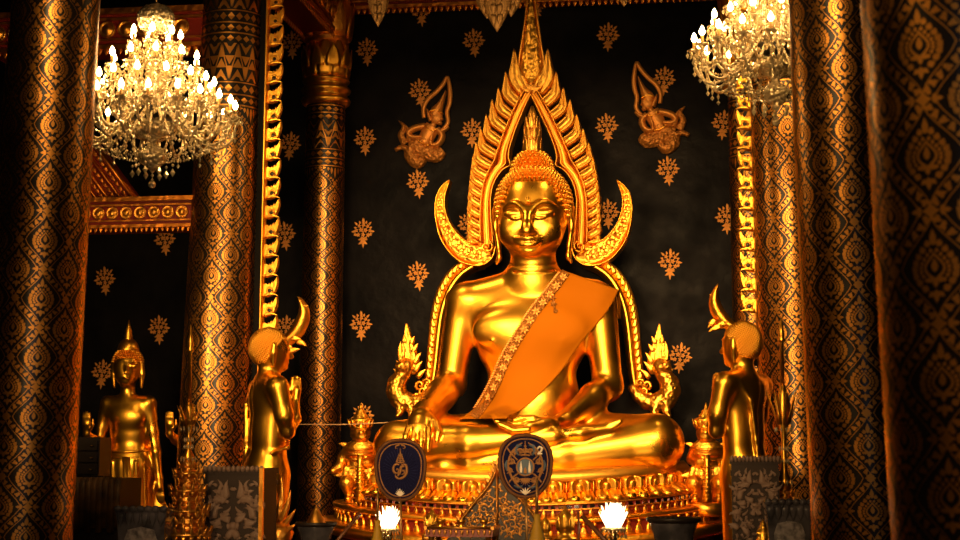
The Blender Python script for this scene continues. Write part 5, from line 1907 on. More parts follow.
def disciple(side, label):
    """shaven-headed standing disciple, hands joined before the chest, seen from the side (left) or from behind (right)"""
    if side < 0:
        Y = -2.0; px = 268
        yaw = math.radians(121)          # facing photo right and slightly away
    else:
        Y = -2.15; px = 744
        yaw = math.radians(-122)
    base = at(px, 455, Y)
    t = empty('praying_disciple_statue', (base.x, Y, 0.25), label, 'statue', 'praying disciples beside the throne', 'thing')
    sc = pxm(Y)
    H0 = 0.0
    # own frame: faces -Y, x to its left; heights from photo rows of the left/right figure
    top = at(px, 325 if side < 0 else 318, Y).z
    sole = 0.28
    Ht = top - sole
    hd = Ht / (7.2 if side < 0 else 7.4)
    Rm = Matrix.Rotation(yaw if side < 0 else yaw, 3, 'Z')
    O = Vector((base.x, Y, sole))
    def g(x, y, z):
        """x, y in head lengths in the figure's own frame, z as a fraction of the height"""
        return np.array(O + Rm @ Vector((x * hd, y * hd, 0)) + Vector((0, 0, z * Ht)))
    def rot(): return Rm.to_4x4()
    S = Sculpt()
    E = lambda c, r, k: S.ell(c, tuple(q * hd for q in r), k * hd, rot=rot())
    E(g(0, 0, .705), (.62, .42, .80), 0)
    E(g(0, .02, .775), (.78, .42, .45), .25)
    E(g(0, 0, .60), (.58, .42, .70), .3)
    S.cone(g(-.72, .02, .795), g(.72, .02, .795), .26 * hd, .26 * hd, .2 * hd)
    S.cone(g(0, .05, .81), g(0, .0, .865), .27 * hd, .25 * hd, .15 * hd)
    E(g(0, .0, 0.921), (.375, .46, .47), .06)
    E(g(0, -.10, 0.891), (.31, .36, .36), .1)
    E(g(0, -.33, 0.862), (.13, .12, .09), .1)
    S.chain([g(0, -.42, 0.921), g(0, -.53, 0.898)], [.045 * hd, .07 * hd], .05 * hd)
    for e in (-1, 1):
        E(g(e * .15, -.36, 0.919), (.10, .06, .05), .03)
        S.chain([g(e * .06, -.44, 0.929), g(e * .17, -.42, 0.934), g(e * .28, -.30, 0.926)], [.022 * hd, .026 * hd, .015 * hd], .03 * hd)
        S.chain([g(e * .385, .0, 0.931), g(e * .40, .02, 0.904), g(e * .36, .0, 0.864)], [.07 * hd, .075 * hd, .05 * hd], .03 * hd)
        # arms: upper arm down, forearm up to the joined palms
        S.chain([g(e * .84, .02, .79), g(e * .90, -.12, .70), g(e * .80, -.22, .650)], [.25 * hd, .21 * hd, .18 * hd], .12 * hd)
        S.chain([g(e * .80, -.22, .650), g(e * .45, -.50, .69), g(e * .10, -.62, .745)], [.18 * hd, .15 * hd, .10 * hd], .08 * hd)
        S.cone(g(e * .075, -.62, .745), g(e * .07, -.66, .785), .10 * hd, .11 * hd, .05 * hd)
        for i in range(4):
            S.chain([g(e * .06, -.75 + .075 * i, .785), g(e * .05, -.75 + .07 * i, .81), g(e * .035, -.74 + .06 * i, .835 - .004 * abs(i - 1.5))], [.04 * hd, .037 * hd, .026 * hd], .015 * hd)
        S.chain([g(e * .08, -.52, .755), g(e * .07, -.46, .775), g(e * .05, -.48, .795)], [.04 * hd, .038 * hd, .028 * hd], .02 * hd)
    S.chain([g(-.12, -.41, .879), g(0, -.44, .878), g(.12, -.41, .879)], [.02 * hd, .04 * hd, .02 * hd], .03 * hd)
    # robe
    E(g(0, .08, .52), (.62, .48, .55), .25)
    S.cone(g(-.18, 0, .50), g(-.20, 0, .07), .44 * hd, .36 * hd, .3 * hd)
    S.cone(g(.18, 0, .50), g(.20, 0, .07), .44 * hd, .36 * hd, .3 * hd)
    for e in (-1, 1):
        S.cone(g(e * .24, 0, .07), g(e * .24, 0, .02), .2 * hd, .17 * hd, .1 * hd)
        S.cone(g(e * .24, .1, .018), g(e * .28, -.5, .012), .15 * hd, .11 * hd, .1 * hd)
    # folds: edge of the robe over shoulder and back
    pts = [g(.55, -.36, .80), g(.2, -.47, .74), g(-.25, -.46, .66), g(-.6, -.30, .60), g(-.66, .1, .58)]
    S.chain(pts, .045 * hd, .06 * hd)
    pts = [g(.55, -.30, .815), g(.62, .25, .80), g(.4, .44, .74), g(.25, .47, .62), g(.2, .52, .50), g(.22, .46, .25)]
    S.chain(pts, .05 * hd, .07 * hd)
    S.chain([g(-.1, .43, .79), g(-.02, .44, .70), g(0, .47, .58)], [.02 * hd, .035 * hd, .03 * hd], .1 * hd, op='s')
    sculpt_object('body', S, 0.0105, M['gold'], t, it=1)
    h = MB()
    c = Vector(g(0, .03, .924))
    rr = Vector((.372, .452, .462)) * hd
    NF = 900
    for i in range(NF):
        z = 1 - 2 * (i + .5) / NF
        th = (i * 2.399963) % (2 * PI)
        if th > PI: th -= 2 * PI
        sp = math.sqrt(1 - z * z)
        lim = .42 if abs(th) < .9 else (.42 - (abs(th) - .9) * .9 if abs(th) < 1.45 else (-.08 - (abs(th) - 1.45) * 1.5 if abs(th) < 1.9 else -.78))
        if z < lim: continue
        p = c + Rm @ Vector((math.sin(th) * sp * rr.x, -math.cos(th) * sp * rr.y, z * rr.z))
        h.ell(p, (.0125, .0125, .0125), 6, 4)
    h.build('cropped_hair', M['gold_fine'], t)
    p = MB()
    p.lathe([(.32, 0.0), (.32, .04), (.29, .06), (.28, .08), (.31, .10), (.31, sole)], (base.x, Y, 0), 32)
    p.build('plinth', M['gold_old'], t)
    return t


disciple(-1, 'golden praying disciple statue seen from the side, between the left column and the throne')
disciple(1, 'golden praying disciple statue seen from behind, on the right of the throne')
# ------------------------------------------------------------------ altar table and offerings in front of the throne
TZ = 0.955
TY0, TY1 = -4.9, -2.75
tx0, tx1 = at(318, 540, -3.6).x, at(705, 540, -3.6).x
t = empty('altar_table', ((tx0 + tx1) / 2, (TY0 + TY1) / 2, 0), 'dark wooden altar table below the bottom edge, carrying the offerings', 'table', None, 'thing')
MB().box(((tx0 + tx1) / 2, (TY0 + TY1) / 2, TZ - .03), (tx1 - tx0, TY1 - TY0, .06)).build('tabletop', M['dark'], t)
for sx in (tx0 + .08, tx1 - .08):
    for sy in (TY0 + .08, TY1 - .08):
        MB().box((sx, sy, (TZ - .06) / 2), (.10, .10, TZ - .06)).build('leg', M['brown_wood'], t)
ap = MB().box(((tx0 + tx1) / 2, TY0 + .06, TZ - .13), (tx1 - tx0 - .2, .03, .14)); ap.build('apron', M['red'], t)


def egg(w, h, n=44):
    """ceremonial fan outline: broad rounded top, narrower foot; x,z in units of metres"""
    out = []
    for k in range(n):
        a = 2 * PI * k / n
        x = math.sin(a); z = math.cos(a)
        x = math.copysign(abs(x) ** .86, x); z = math.copysign(abs(z) ** .86, z)
        out.append((x * w / 2 * (1 + .10 * z), z * h / 2))
    return out


def fan(px, py, w, h, Y, label, kind, yaw=0.0):
    sc = pxm(Y)
    c = at(px, py, Y)
    t = empty('ceremonial_fan', (c.x, Y, TZ), label, 'fan', 'ceremonial fans', 'thing')
    W, Hh = w / sc, h / sc
    o = egg(W, Hh)
    P = lambda x, z, d=0.0: Vector((c.x + x, Y - d, c.z + z))
    f = MB(); f.prism([P(x * .97, z * .97, .006) for x, z in o[::-1]], .012)
    f.build('fan_leaf', M['navy'], t)
    r = MB()
    ring = [P(x, z, .004) for x, z in o] + [P(*o[0], .004), P(*o[1], .004)]
    r.tube(ring, .0115, 8, caps=False)
    r.build('outer_rim', M['fan_rim'], t)
    r = MB()
    ring = [P(x * .86, z * .88, .008) for x, z in o] + [P(o[0][0] * .86, o[0][1] * .88, .008)]
    r.tube(ring, .0042, 6, caps=False)
    r.build('inner_braid', M['fan_gold'], t)
    u = W / 54.0     # one photo pixel
    e = MB()
    def st(mb_, pts, hw, mi=0, k=5, d=.010):
        p = smooth_path([P(x * u, z * u, d) for x, z in pts], k)
        n = len(p)
        ww = [np.interp(i / (n - 1), np.linspace(0, 1, len(hw)), hw) * u for i in range(n)] if hasattr(hw, '__len__') else hw * u
        mb_.strip(p, ww, fr, .004, mi, ridge=(0, 1, 1, 0))
    if kind == 'cypher':
        # rays of embroidery, crowned knot cypher, white lotus at the foot
        rays = MB()
        for k in range(36):
            a = 2 * PI * k / 36
            st(rays, [(11 * math.sin(a), 12.5 * math.cos(a) - 1), (19.5 * math.sin(a), 23 * math.cos(a))], [.15, .45], 0, 2, .008)
        rays.build('embroidered_rays', M['navy_ray'], t)
        # crown: stacked tiers to a spire
        for (z, w_) in ((8.5, 4.6), (11.0, 3.6), (13.2, 2.7), (15.2, 1.9)):
            st(e, [(-w_, z), (0, z - .5), (w_, z)], .75)
            for q in (-1, 0, 1):
                e.leaf(P(q * w_ * .7 * u, z * u, .012), (q * .3, 0, 1), fr, 2.6 * u, .8 * u, .004, n=4)
        st(e, [(0, 15.5), (0, 18.5), (0, 24)], [1.2, .8, .15])
        st(e, [(-4.6, 8.5), (-3.2, 12), (-1.6, 15.5)], .45); st(e, [(4.6, 8.5), (3.2, 12), (1.6, 15.5)], .45)
        # the knot: two interlaced loops and an S stroke
        st(e, [(-1, 5.5), (-5, 6), (-7.6, 2.5), (-6.8, -2), (-3.2, -3.2), (-1.5, -1), (-3, 1.2), (-4.6, -.2)], [.7, 1.1, 1.3, 1.2, 1.1, 1, .8, .4], d=.012)
        st(e, [(1, 6), (5.6, 5.6), (7.2, 1.6), (6.6, -4), (3.2, -8), (-1, -9.2), (-4.6, -7.6), (-5.4, -4.6)], [.6, 1.2, 1.4, 1.4, 1.3, 1.2, .9, .4], d=.012)
        st(e, [(4.8, 3.6), (1.6, 3.8), (.6, .6), (-.6, -3.4), (-2.6, -6.6)], [.6, 1.3, 1.5, 1.4, .6], d=.014)
        st(e, [(1.6, -1.2), (4.2, -.4), (4.6, -3.6), (1.8, -4.6)], [.5, .9, .9, .4], d=.014)
        e.build('crowned_cypher', M['fan_gold'], t)
        l = MB()
        for k in range(7):
            a = (k - 3) * .36
            l.leaf(P(0, -27.5 * u, .014), (math.sin(a), 0, math.cos(a)), fr, (7.5 - .5 * abs(k - 3)) * u, 1.15 * u, .005, n=5)
        l.build('white_lotus', M['fan_white'], t)
        sc_ = MB()
        for q in (-1, 1):
            st(sc_, [(q * 1, 27), (q * 4.5, 26), (q * 5, 23.5), (q * 2.6, 23.6)], [.9, .8, .6, .3])
        sc_.build('top_scrolls', M['fan_gold'], t)
    else:
        # scroll tracery in gold, pale blue scrolls, a blue medallion with two white candles and a small flame shape
        for q in (-1, 1):
            st(e, [(q * 2, -24), (q * 9, -19), (q * 15, -10), (q * 18, 0), (q * 16, 10), (q * 10, 19), (q * 3, 24)], [.6, 1.0, 1.2, 1.0, 1.2, 1.0, .5])
            st(e, [(q * 20, 20), (q * 14, 12), (q * 8, 6)], [.7, .9, .7]); st(e, [(q * 17, -17), (q * 12, -11), (q * 7, -7)], [.7, .9, .7])
            for (x, z, r) in ((14, 4, 3.6), (16, -5, 3.0), (9, -15, 3.4), (5, 15, 3.0), (11, 14, 2.6)):
                sp = [(q * (x + r * (1 - tt * .8) * math.cos(tt * 8)), z + r * (1 - tt * .8) * math.sin(tt * 8)) for tt in np.linspace(0, 1, 10)]
                st(e, sp, [.85, .8, .4], k=3)
                for j in range(3):
                    a = j * 2.1 + x
                    e.leaf(P(q * x * u, z * u, .010), (q * math.cos(a), 0, math.sin(a)), fr, r * 1.5 * u, r * .35 * u, .004, n=4)
        for w_, z in ((5, 11), (3.8, 14), (2.4, 17), (1.2, 20)):
            st(e, [(-w_, z), (0, z + .4), (w_, z)], .9)
        st(e, [(0, 10), (0, 26)], [1.2, .3])
        for k in range(9):
            a = (k - 4) * .36
            e.leaf(P(0, -13 * u, .010), (math.sin(a), 0, -math.cos(a)), fr, 7 * u, 1.2 * u, .004, n=5)
        e.build('gold_tracery', M['fan_gold'], t)
        b = MB()
        for q in (-1, 1):
            st(b, [(q * 4, 22), (q * 8.5, 20), (q * 9.5, 15), (q * 7, 11)], [1.2, 1.8, 1.6, .6])
            st(b, [(q * 19, 6), (q * 20.5, 1), (q * 19, -5)], [.6, 1.4, .6]); st(b, [(q * 12, -20), (q * 7, -22), (q * 3, -20)], [.5, 1.3, .5])
        b.prism([P(8.6 * u * math.sin(a), (-1 + 8.6 * math.cos(a)) * u, .014) for a in np.linspace(2 * PI, 0, 25)[:-1]], .008)
        b.build('blue_scrolls', M['fan_blue'], t)
        rg = MB()
        rg.tube([P(9 * u * math.sin(a), (-1 + 9 * math.cos(a)) * u, .013) for a in np.linspace(0, 2 * PI, 29)], .9 * u, 6, caps=False)
        rg.leaf(P(0, -8 * u, .016), (0, 0, 1), fr, 7 * u, 2.2 * u, .004, n=5)
        rg.build('medallion_ring', M['fan_gold'], t)
        l = MB()
        for q in (-1, 1):
            l.leaf(P(q * 4.4 * u, -7 * u, .016), (0, 0, 1), fr, 12 * u, 1.5 * u, .004, n=6)
        for k in range(5):
            a = (k - 2) * .45
            l.leaf(P(0, -29 * u, .014), (math.sin(a), 0, math.cos(a)), fr, 7 * u, 1.1 * u, .004, n=5)
        # the pale mark at the upper right, shaped like a 2
        st(l, [(12.6, 17.4), (14.6, 19.6), (17.2, 18.4), (16.4, 15.4), (13.2, 12.6), (17.8, 12.8)], [.8, 1.0, 1.1, 1.0, .9, .7], d=.014)
        l.build('white_embroidery', M['fan_white'], t)
    p = MB()
    zb = c.z - Hh / 2
    p.tube([P(.02 * 0, -Hh / 2 + .012, 0), Vector((c.x + .006, Y, (zb + TZ) / 2)), Vector((c.x + .010, Y, TZ + .004))], .0085, 8)
    p.lathe([(.008, 0), (.014, .012), (.010, .03)], (c.x, Y, zb - .02), 10)
    p.build('pole', M['pole'], t)
    b = MB(); b.lathe([(.075, 0), (.075, .012), (.05, .025), (.02, .04), (.016, .055)], (c.x + .010, Y, TZ + .001), 18); b.build('fan_base', M['pole'], t)
    return t


fan(400.5, 470, 50, 60, -3.75, 'navy blue ceremonial fan with gold crowned cypher, the left of two', 'cypher')
fan(525.5, 466, 52, 61, -3.75, 'dark ceremonial fan with gold scroll tracery and blue medallion, the right of two', 'tracery')


def lotus_lamp(px, py, w, h, Y, label):
    sc = pxm(Y)
    c = at(px, py + h / 2, Y)      # foot of the flower
    W = w / sc
    t = empty('lotus_lamp', (c.x, Y, TZ), label, 'lamp', 'glowing lotus lamps', 'thing')
    f = MB()
    for ring, (n, tilt, L, r) in enumerate(((9, .55, .72, .26), (9, .36, .92, .20), (7, .20, 1.02, .12), (5, .05, .98, .05))):
        for k in range(n):
            a = 2 * PI * (k + .5 * (ring % 2)) / n
            d = Vector((math.sin(a), -math.cos(a), 0))
            f.leaf(c + d * (r * W) + Vector((0, 0, .02 * W)), Vector((0, 0, 1)) + d * tilt, (d - Vector((0, 0, tilt))).normalized(), h / sc * L, W * .155, .006, n=6)
    f.build('petals', M['lotus_glow'], t)
    s = MB()
    s.lathe([(W * .55, -.012), (W * .42, .0), (W * .2, .012)], tuple(c), 20)
    for k in range(18):
        a = 2 * PI * k / 18
        d = Vector((math.sin(a), -math.cos(a), 0))
        s.leaf(c + d * W * .45, Vector((0, 0, -1)) + d * .25, d, .04, .010, .005, n=4)
        s.octa(c + d * W * .5 - Vector((0, 0, .055)), .006, .014)
    s.build('crystal_fringe', M['crystal_bead'], t)
    b = MB()
    hh = c.z - TZ - .012
    b.lathe([(.075, .001), (.075, .012), (.03, .03), (.018, .05), (.018, hh * .6), (.03, hh * .75), (.022, hh)], (c.x, Y, TZ), 18)
    b.build('lamp_stem', M['brass'], t)
    return t, c


lamps = [lotus_lamp(388.5, 517.5, 22, 22, -3.45, 'glowing white lotus lamp below the left fan'),
         lotus_lamp(613.5, 515.5, 25, 24, -3.45, 'glowing white lotus lamp right of the dark fan, by the blue bowl')]


def vessel(px, top, Y, w, label, bud=True):
    """lidded gold offering vessel with a lotus-bud lid"""
    sc = pxm(Y)
    q = at(px, top, Y)
    t = empty('offering_vessel', (q.x, Y, TZ), label, 'vessel', 'gold lidded vessels', 'thing')
    W = w / sc
    Hh = q.z - TZ
    z1 = Hh - W * 2.1
    b = MB()
    b.lathe([(W * .6, .001), (W * .65, .012), (W * .3, .03), (W * .25, z1 * .35), (W * .62, z1 * .6), (W * .72, z1 * .85), (W * .66, z1)], (q.x, Y, TZ), 24)
    b.build('bowl', M['gold_old'], t)
    l = MB()
    l.lathe([(W * .70, z1), (W * .72, z1 + W * .08), (W * .40, z1 + W * .22), (W * .36, z1 + W * .4), (W * .52, z1 + W * .62), (W * .56, z1 + W * .95), (W * .42, z1 + W * 1.35), (W * .18, z1 + W * 1.7), (W * .07, z1 + W * 1.85), (W * .01, z1 + W * 2.1)], (q.x, Y, TZ), 24)
    for k in range(8):
        a = 2 * PI * k / 8
        d = Vector((math.sin(a), -math.cos(a), 0))
        l.leaf(Vector((q.x, Y, TZ + z1 + W * .55)) + d * W * .50, Vector((0, 0, 1)) + d * .10, d, W * .95, W * .2, W * .06, n=5)
    l.build('lid', M['gold_fine'], t)
    return t


vessel(432, 506, -3.3, 14, 'gold vessel with bud-shaped lid between the left fan and the carved gable')
vessel(565, 503, -3.5, 17, 'larger gold vessel with bud-shaped lid between the dark fan and the right lotus lamp')
vessel(545, 514, -3.15, 11, 'small dark-gold vessel behind the yellow paper cone, right of the dark fan')


def cone_offering(px, Y, label, w=20, tip=490, top=512):
    sc = pxm(Y)
    q = at(px, top, Y)
    t = empty('paper_cone', (q.x, Y, TZ), label, 'offering cone', 'yellow offering cones', 'thing')
    h = q.z - TZ
    b = MB()
    b.lathe([(w / sc * .62, .001), (w / sc * .60, h * .1), (w / sc * .40, h * .45), (w / sc * .22, h * .75), (w / sc * .17, h * .86), (.02, h)], (q.x, Y, TZ), 20)
    b.build('cone_body', M['olive'], t)
    s = MB()
    zt = at(px, tip, Y).z
    s.tube([(q.x, Y, TZ + h - .01), (q.x + .001, Y, zt)], [.010, .0065], 8)
    s.build('candle_stalk', M['pole'], t)


cone_offering(377.5, -4.0, 'yellow paper cone with a thin stalk in front of the left lotus lamp', 17, 488, 520)
cone_offering(537, -4.0, 'yellow paper cone with a thin stalk right of the dark fan pole', 21, 478, 514)

# carved gable-shaped screen behind the dark fan
Yg = -3.05
sg = pxm(Yg)
G = lambda x, y, d=0.0: at(x, y, Yg - d)
bz = TZ + .002
t = empty('carved_gable_screen', (G(497, 530).x, Yg, TZ), 'dark carved gable-shaped screen with gold scrolls, behind the dark fan', 'screen', None, 'thing')
lowl, lowr = G(446, 540), G(543, 540)
outl = [Vector((lowl.x - .06, Yg, bz)), Vector((lowr.x + .06, Yg, bz)), G(540, 527), G(531, 511), G(519, 497), G(507, 486), G(500, 474), G(497, 463), G(494, 474), G(487, 487), G(475, 501), G(462, 518), G(452, 533)]
b = MB(); b.prism(outl, .04); b.build('panel', M['dark'], t)
m = MB()
for pts in ([(497, 464), (500, 475), (507, 487), (519, 498), (531, 512), (540, 528)], [(497, 464), (494, 475), (487, 488), (475, 502), (462, 519), (452, 534)]):
    p_ = smooth_path([G(x, y, .012) for x, y in pts], 5)
    m.strip(p_, .012, fr, .018)
m.strip([G(497, 470, .012), G(497, 545, .012)], .009, fr, .02)
m.build('raised_frame', M['gold_dark'], t)
sc_ = MB()
rnd = random.Random(5)
for (x, y, r) in ((487, 494, 3.2), (480, 503, 3), (471, 520, 3), (484, 518, 3), (484, 533, 3.4), (474, 533, 3.4), (504, 507, 3), (510, 516, 3.2), (516, 506, 3), (517, 531, 3.2), (524, 519, 3.2), (531, 524, 3), (509, 534, 3), (494, 521, 3),(490, 500, 4.5), (484, 509, 5), (476, 514, 4.5), (491, 514, 4.5), (468, 525, 4.8), (479, 526, 5), (490, 528, 5), (504, 500, 4.5), (510, 509, 5), (503, 514, 4.5), (519, 514, 4.8), (512, 524, 5), (524, 527, 5), (503, 528, 4.5),
                  (533, 531, 4), (459, 534, 4), (497.5, 489, 3)):
    ph = rnd.random() * 6; dr = rnd.choice((-1, 1))
    sp = [G(x + r * (1 - tt * .85) * math.cos(ph + dr * tt * 8), y + r * (1 - tt * .85) * math.sin(ph + dr * tt * 8), .006) for tt in np.linspace(0, 1, 14)]
    sc_.tube(sp, [.0058 * (1 - .5 * i / 13) for i in range(14)], 6)
    for j in range(4):
        a = ph + j * 1.6
        c_ = G(x + r * .8 * math.cos(a), y + r * .8 * math.sin(a), .004)
        sc_.leaf(c_, (math.cos(a + .5), 0, -math.sin(a + .5)), fr, .030, .009, .010, curl=.8, n=5)
sc_.build('scroll_carving', M['gold_dark'], t)
lf = MB()
for i in range(13):
    u = i / 12
    for sgn, pts in ((-1, [(497, 466), (494, 475), (487, 488), (475, 502), (462, 519), (452, 534)]), (1, [(497, 466), (500, 475), (507, 487), (519, 498), (531, 512), (540, 528)])):
        xs = np.interp(u, np.linspace(0, 1, 6), [p[0] for p in pts]); ys = np.interp(u, np.linspace(0, 1, 6), [p[1] for p in pts])
        lf.leaf(G(xs, ys), (sgn * .45, 0, 1), fr, .055, .014, .012, curl=-.4 * sgn, n=5)
lf.leaf(G(497, 466), (0, 0, 1), fr, .06, .014, .012, n=5)
lf.build('flame_fringe', M['gold_dark'], t)

# low red and gold offering tray
Yt = -4.15
q0, q1 = at(430, 527, Yt), at(496, 527, Yt)
t = empty('offering_tray', ((q0.x + q1.x) / 2, Yt, TZ), 'low red lacquer tray table with gold edge in front of the gable screen', 'tray', None, 'thing')
cx, wd = (q0.x + q1.x) / 2, q1.x - q0.x
hz = q0.z
MB().box((cx, Yt, hz - .025), (wd, .30, .05)).build('tray_top', M['red'], t)
b = MB()
for zz in (hz + .002,):
    b.tube([(cx - wd / 2 - .01, Yt - .152, zz), (cx + wd / 2 + .01, Yt - .152, zz)], .008, 8); b.box((cx - wd / 2, Yt, zz), (.016, .32, .018)); b.box((cx + wd / 2, Yt, zz), (.016, .32, .018))
for k in range(12):
    x = cx - wd / 2 + wd * (k + .5) / 12
    b.leaf((x, Yt - .155, hz - .008), (0, 0, -1), fr, .034, .012, .008, n=5)
b.build('gold_edge', M['gold_dark'], t)
for sx in (-1, 1):
    for sy in (-1, 1):
        MB().tube([(cx + sx * (wd / 2 - .03), Yt + sy * .12, hz - .05), (cx + sx * (wd / 2 - .015), Yt + sy * .13, TZ + .001)], [.018, .012], 8).build('leg', M['gold_old'], t)
for i, (dx, dy, lab) in enumerate(((-.13, -.03, 'small gold cup at the left end of the red tray'), (.0, -.06, 'small gold cup in the middle of the red tray'), (.13, -.03, 'small gold cup at the right end of the red tray'))):
    c = MB()
    c.lathe([(.018, .0), (.022, .004), (.010, .012), (.026, .030), (.032, .045), (.028, .045), (.02, .03)], (cx + dx, Yt + dy, hz + .001), 14)
    o = c.build('offering_cup', M['gold_fine'])
    setp(o, lab, 'cup', 'gold cups on the red tray', 'thing')


def rod(a, b_, r, label):
    o = MB().tube([a, b_], r, 8).build('wooden_rod', M['brown_wood'])
    setp(o, label, 'rod', None, 'thing')
    return o


def ground(p, q, z):
    """extend the line p -> q down to height z"""
    d = q - p
    return p + d * ((z - p.z) / d.z)


pA = at(360, 513, -3.9); rod(pA, ground(pA, at(338, 540, -3.95), TZ + .012), .011, 'brown wooden rod leaning beside the left lotus lamp')
pB = at(582, 516, -3.7); rod(pB, ground(pB, at(606, 541, -3.75), TZ + .015), .016, 'thick brown wooden rod slanting down beside the right lotus lamp')
pC = at(578.5, 512, -3.72); rod(pC, Vector((pC.x, pC.y, TZ + .002)), .008, 'thin upright brown rod right of the larger gold vessel')


def flared_bowl(px, py, w, Y, z0, label, matn='porcelain', h=None, name='porcelain_bowl'):
    sc = pxm(Y)
    q = at(px, py, Y)
    W = w / sc / 2
    t = empty(name, (q.x, Y, z0), label, 'bowl', None, 'thing')
    H_ = q.z - z0
    b = MB()
    b.lathe([(W * .62, .001), (W * .60, H_ * .15), (W * .66, H_ * .4), (W * .78, H_ * .68), (W * .88, H_ * .86), (W * .86, H_ * .93), (W * .80, H_ * .9), (W * .6, H_ * .5)], (q.x, Y, z0), 36)
    b.build('bowl_body', M[matn], t)
    r = MB()
    r.lathe([(W * .88, H_ * .87), (W * 1.0, H_ * .92), (W * 1.02, H_ * .97), (W * .98, H_), (W * .86, H_ * .99), (W * .84, H_ * .92)], (q.x, Y, z0), 40, fl=(24, .012))
    r.build('rim', M['dark'], t)
    return t, q, W


flared_bowl(673.5, 517, 53, -4.0, TZ, 'dark blue-grey porcelain bowl with flared rim at the right of the altar')
t, q, W = flared_bowl(316, 522, 42, -3.7, TZ, 'dark flared bowl with a gold cone in it, in front of the slim left column')
c = MB()
c.lathe([(W * .55, -.07), (W * .50, -.01), (W * .26, .05), (W * .06, .095), (W * .01, .11)], (q.x, -3.7, q.z), 18)
o = c.build('gold_cone', M['gold_old']); setp(o, 'gold cone standing in the dark flared bowl at left', 'cone', None, 'thing')


# ------------------------------------------------------------------ carved stone pedestals and planters
def pedestal(px0, px1, py, Y, label, gold_post=False, matn='stone'):
    a, b_ = at(px0, py, Y), at(px1, py, Y)
    w = b_.x - a.x; cx = (a.x + b_.x) / 2; h = a.z
    t = empty('carved_pedestal', (cx, Y, 0), label, 'pedestal', 'carved stone pedestals', 'thing')
    D = w * .9
    yc = Y + D / 2
    b = MB()
    b.box((cx, yc, h * .5 - .01), (w * .94, D * .94, h - .03))
    b.box((cx, yc, .06), (w * 1.1, D * 1.1, .12)); b.box((cx, yc, h - .02), (w, D, .04)); b.box((cx, yc, h - .10), (w * .98, D * .98, .035))
    b.build('block', M['ground'], t)  # recess shade is put into the block's colour
    s = MB()
    n = 13
    for k in range(n):
        x = a.x + w * (k + .5) / n
        s.ell((x, Y, h - .005), (w / n * .52, .02, .022), 10, 6)
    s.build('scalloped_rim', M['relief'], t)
    # relief: paired leaves, a bird-like pair above, blossoms
    r = MB()
    f0 = Y + D * .03 - .002
    for sx in (-1, 1):
        for (u, v, ang, L, cu) in ((.10, .22, .5, .30, .9), (.12, .24, 1.1, .26, -1.0), (.32, .42, .2, .26, 1.1), (.30, .60, 1.0, .26, -1.2), (.08, .62, -.3, .22, .8), (.36, .80, .6, .24, -1.0), (.14, .86, 1.2, .26, 1.0), (.2, .46, 2.0, .2, 1.0),
                                   (.30, .26, -.6, .2, 1.2), (.05, .44, 1.5, .2, .9)):
            r.leaf((cx + sx * u * w, f0, h - .06 - v * w * 1.55), (sx * math.sin(ang), 0, math.cos(ang)), fr, L * w, .075 * w, .05, curl=cu * sx, n=7)
        for (u, v) in ((.22, .16), (.38, .60), (.18, .74), (.38, .30)):
            r.ell((cx + sx * u * w, f0, h - .06 - v * w * 1.55), (.045 * w, .04, .045 * w), 10, 6)
            for k in range(5):
                an = 2 * PI * k / 5
                r.leaf((cx + sx * u * w, f0 - .006, h - .06 - v * w * 1.55), (math.sin(an), 0, math.cos(an)), fr, .12 * w, .045 * w, .03, n=4)
    rn = random.Random(int(px0))
    for iu in range(4):
        for iv in range(11):
            u, v = .06 + .115 * iu + rn.uniform(-.03, .03), .10 + .085 * iv + rn.uniform(-.02, .02)
            a_ = rn.uniform(0, 6.28); cu = rn.choice((-1.3, 1.3)); L = rn.uniform(.10, .17)
            for sx in (-1, 1):
                r.leaf((cx + sx * u * w, f0, h - .06 - v * w * 1.55), (sx * math.sin(a_), 0, math.cos(a_)), fr, L * w, .034 * w, .03, curl=cu * sx, n=6)
    r.ell((cx, f0, h - .06 - .5 * w * 1.55), (.07 * w, .025, .07 * w), 12, 8)
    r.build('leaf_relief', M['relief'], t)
    if gold_post:
        p = MB()
        p.box((b_.x - .012, Y - .012, h / 2), (.028, .028, h))
        p.build('gilt_corner_post', M['gold_old'], t)
    return t


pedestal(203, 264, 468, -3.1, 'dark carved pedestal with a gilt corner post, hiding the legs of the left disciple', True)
pedestal(730, 780, 458, -3.0, 'grey carved stone pedestal hiding the legs of the right disciple')


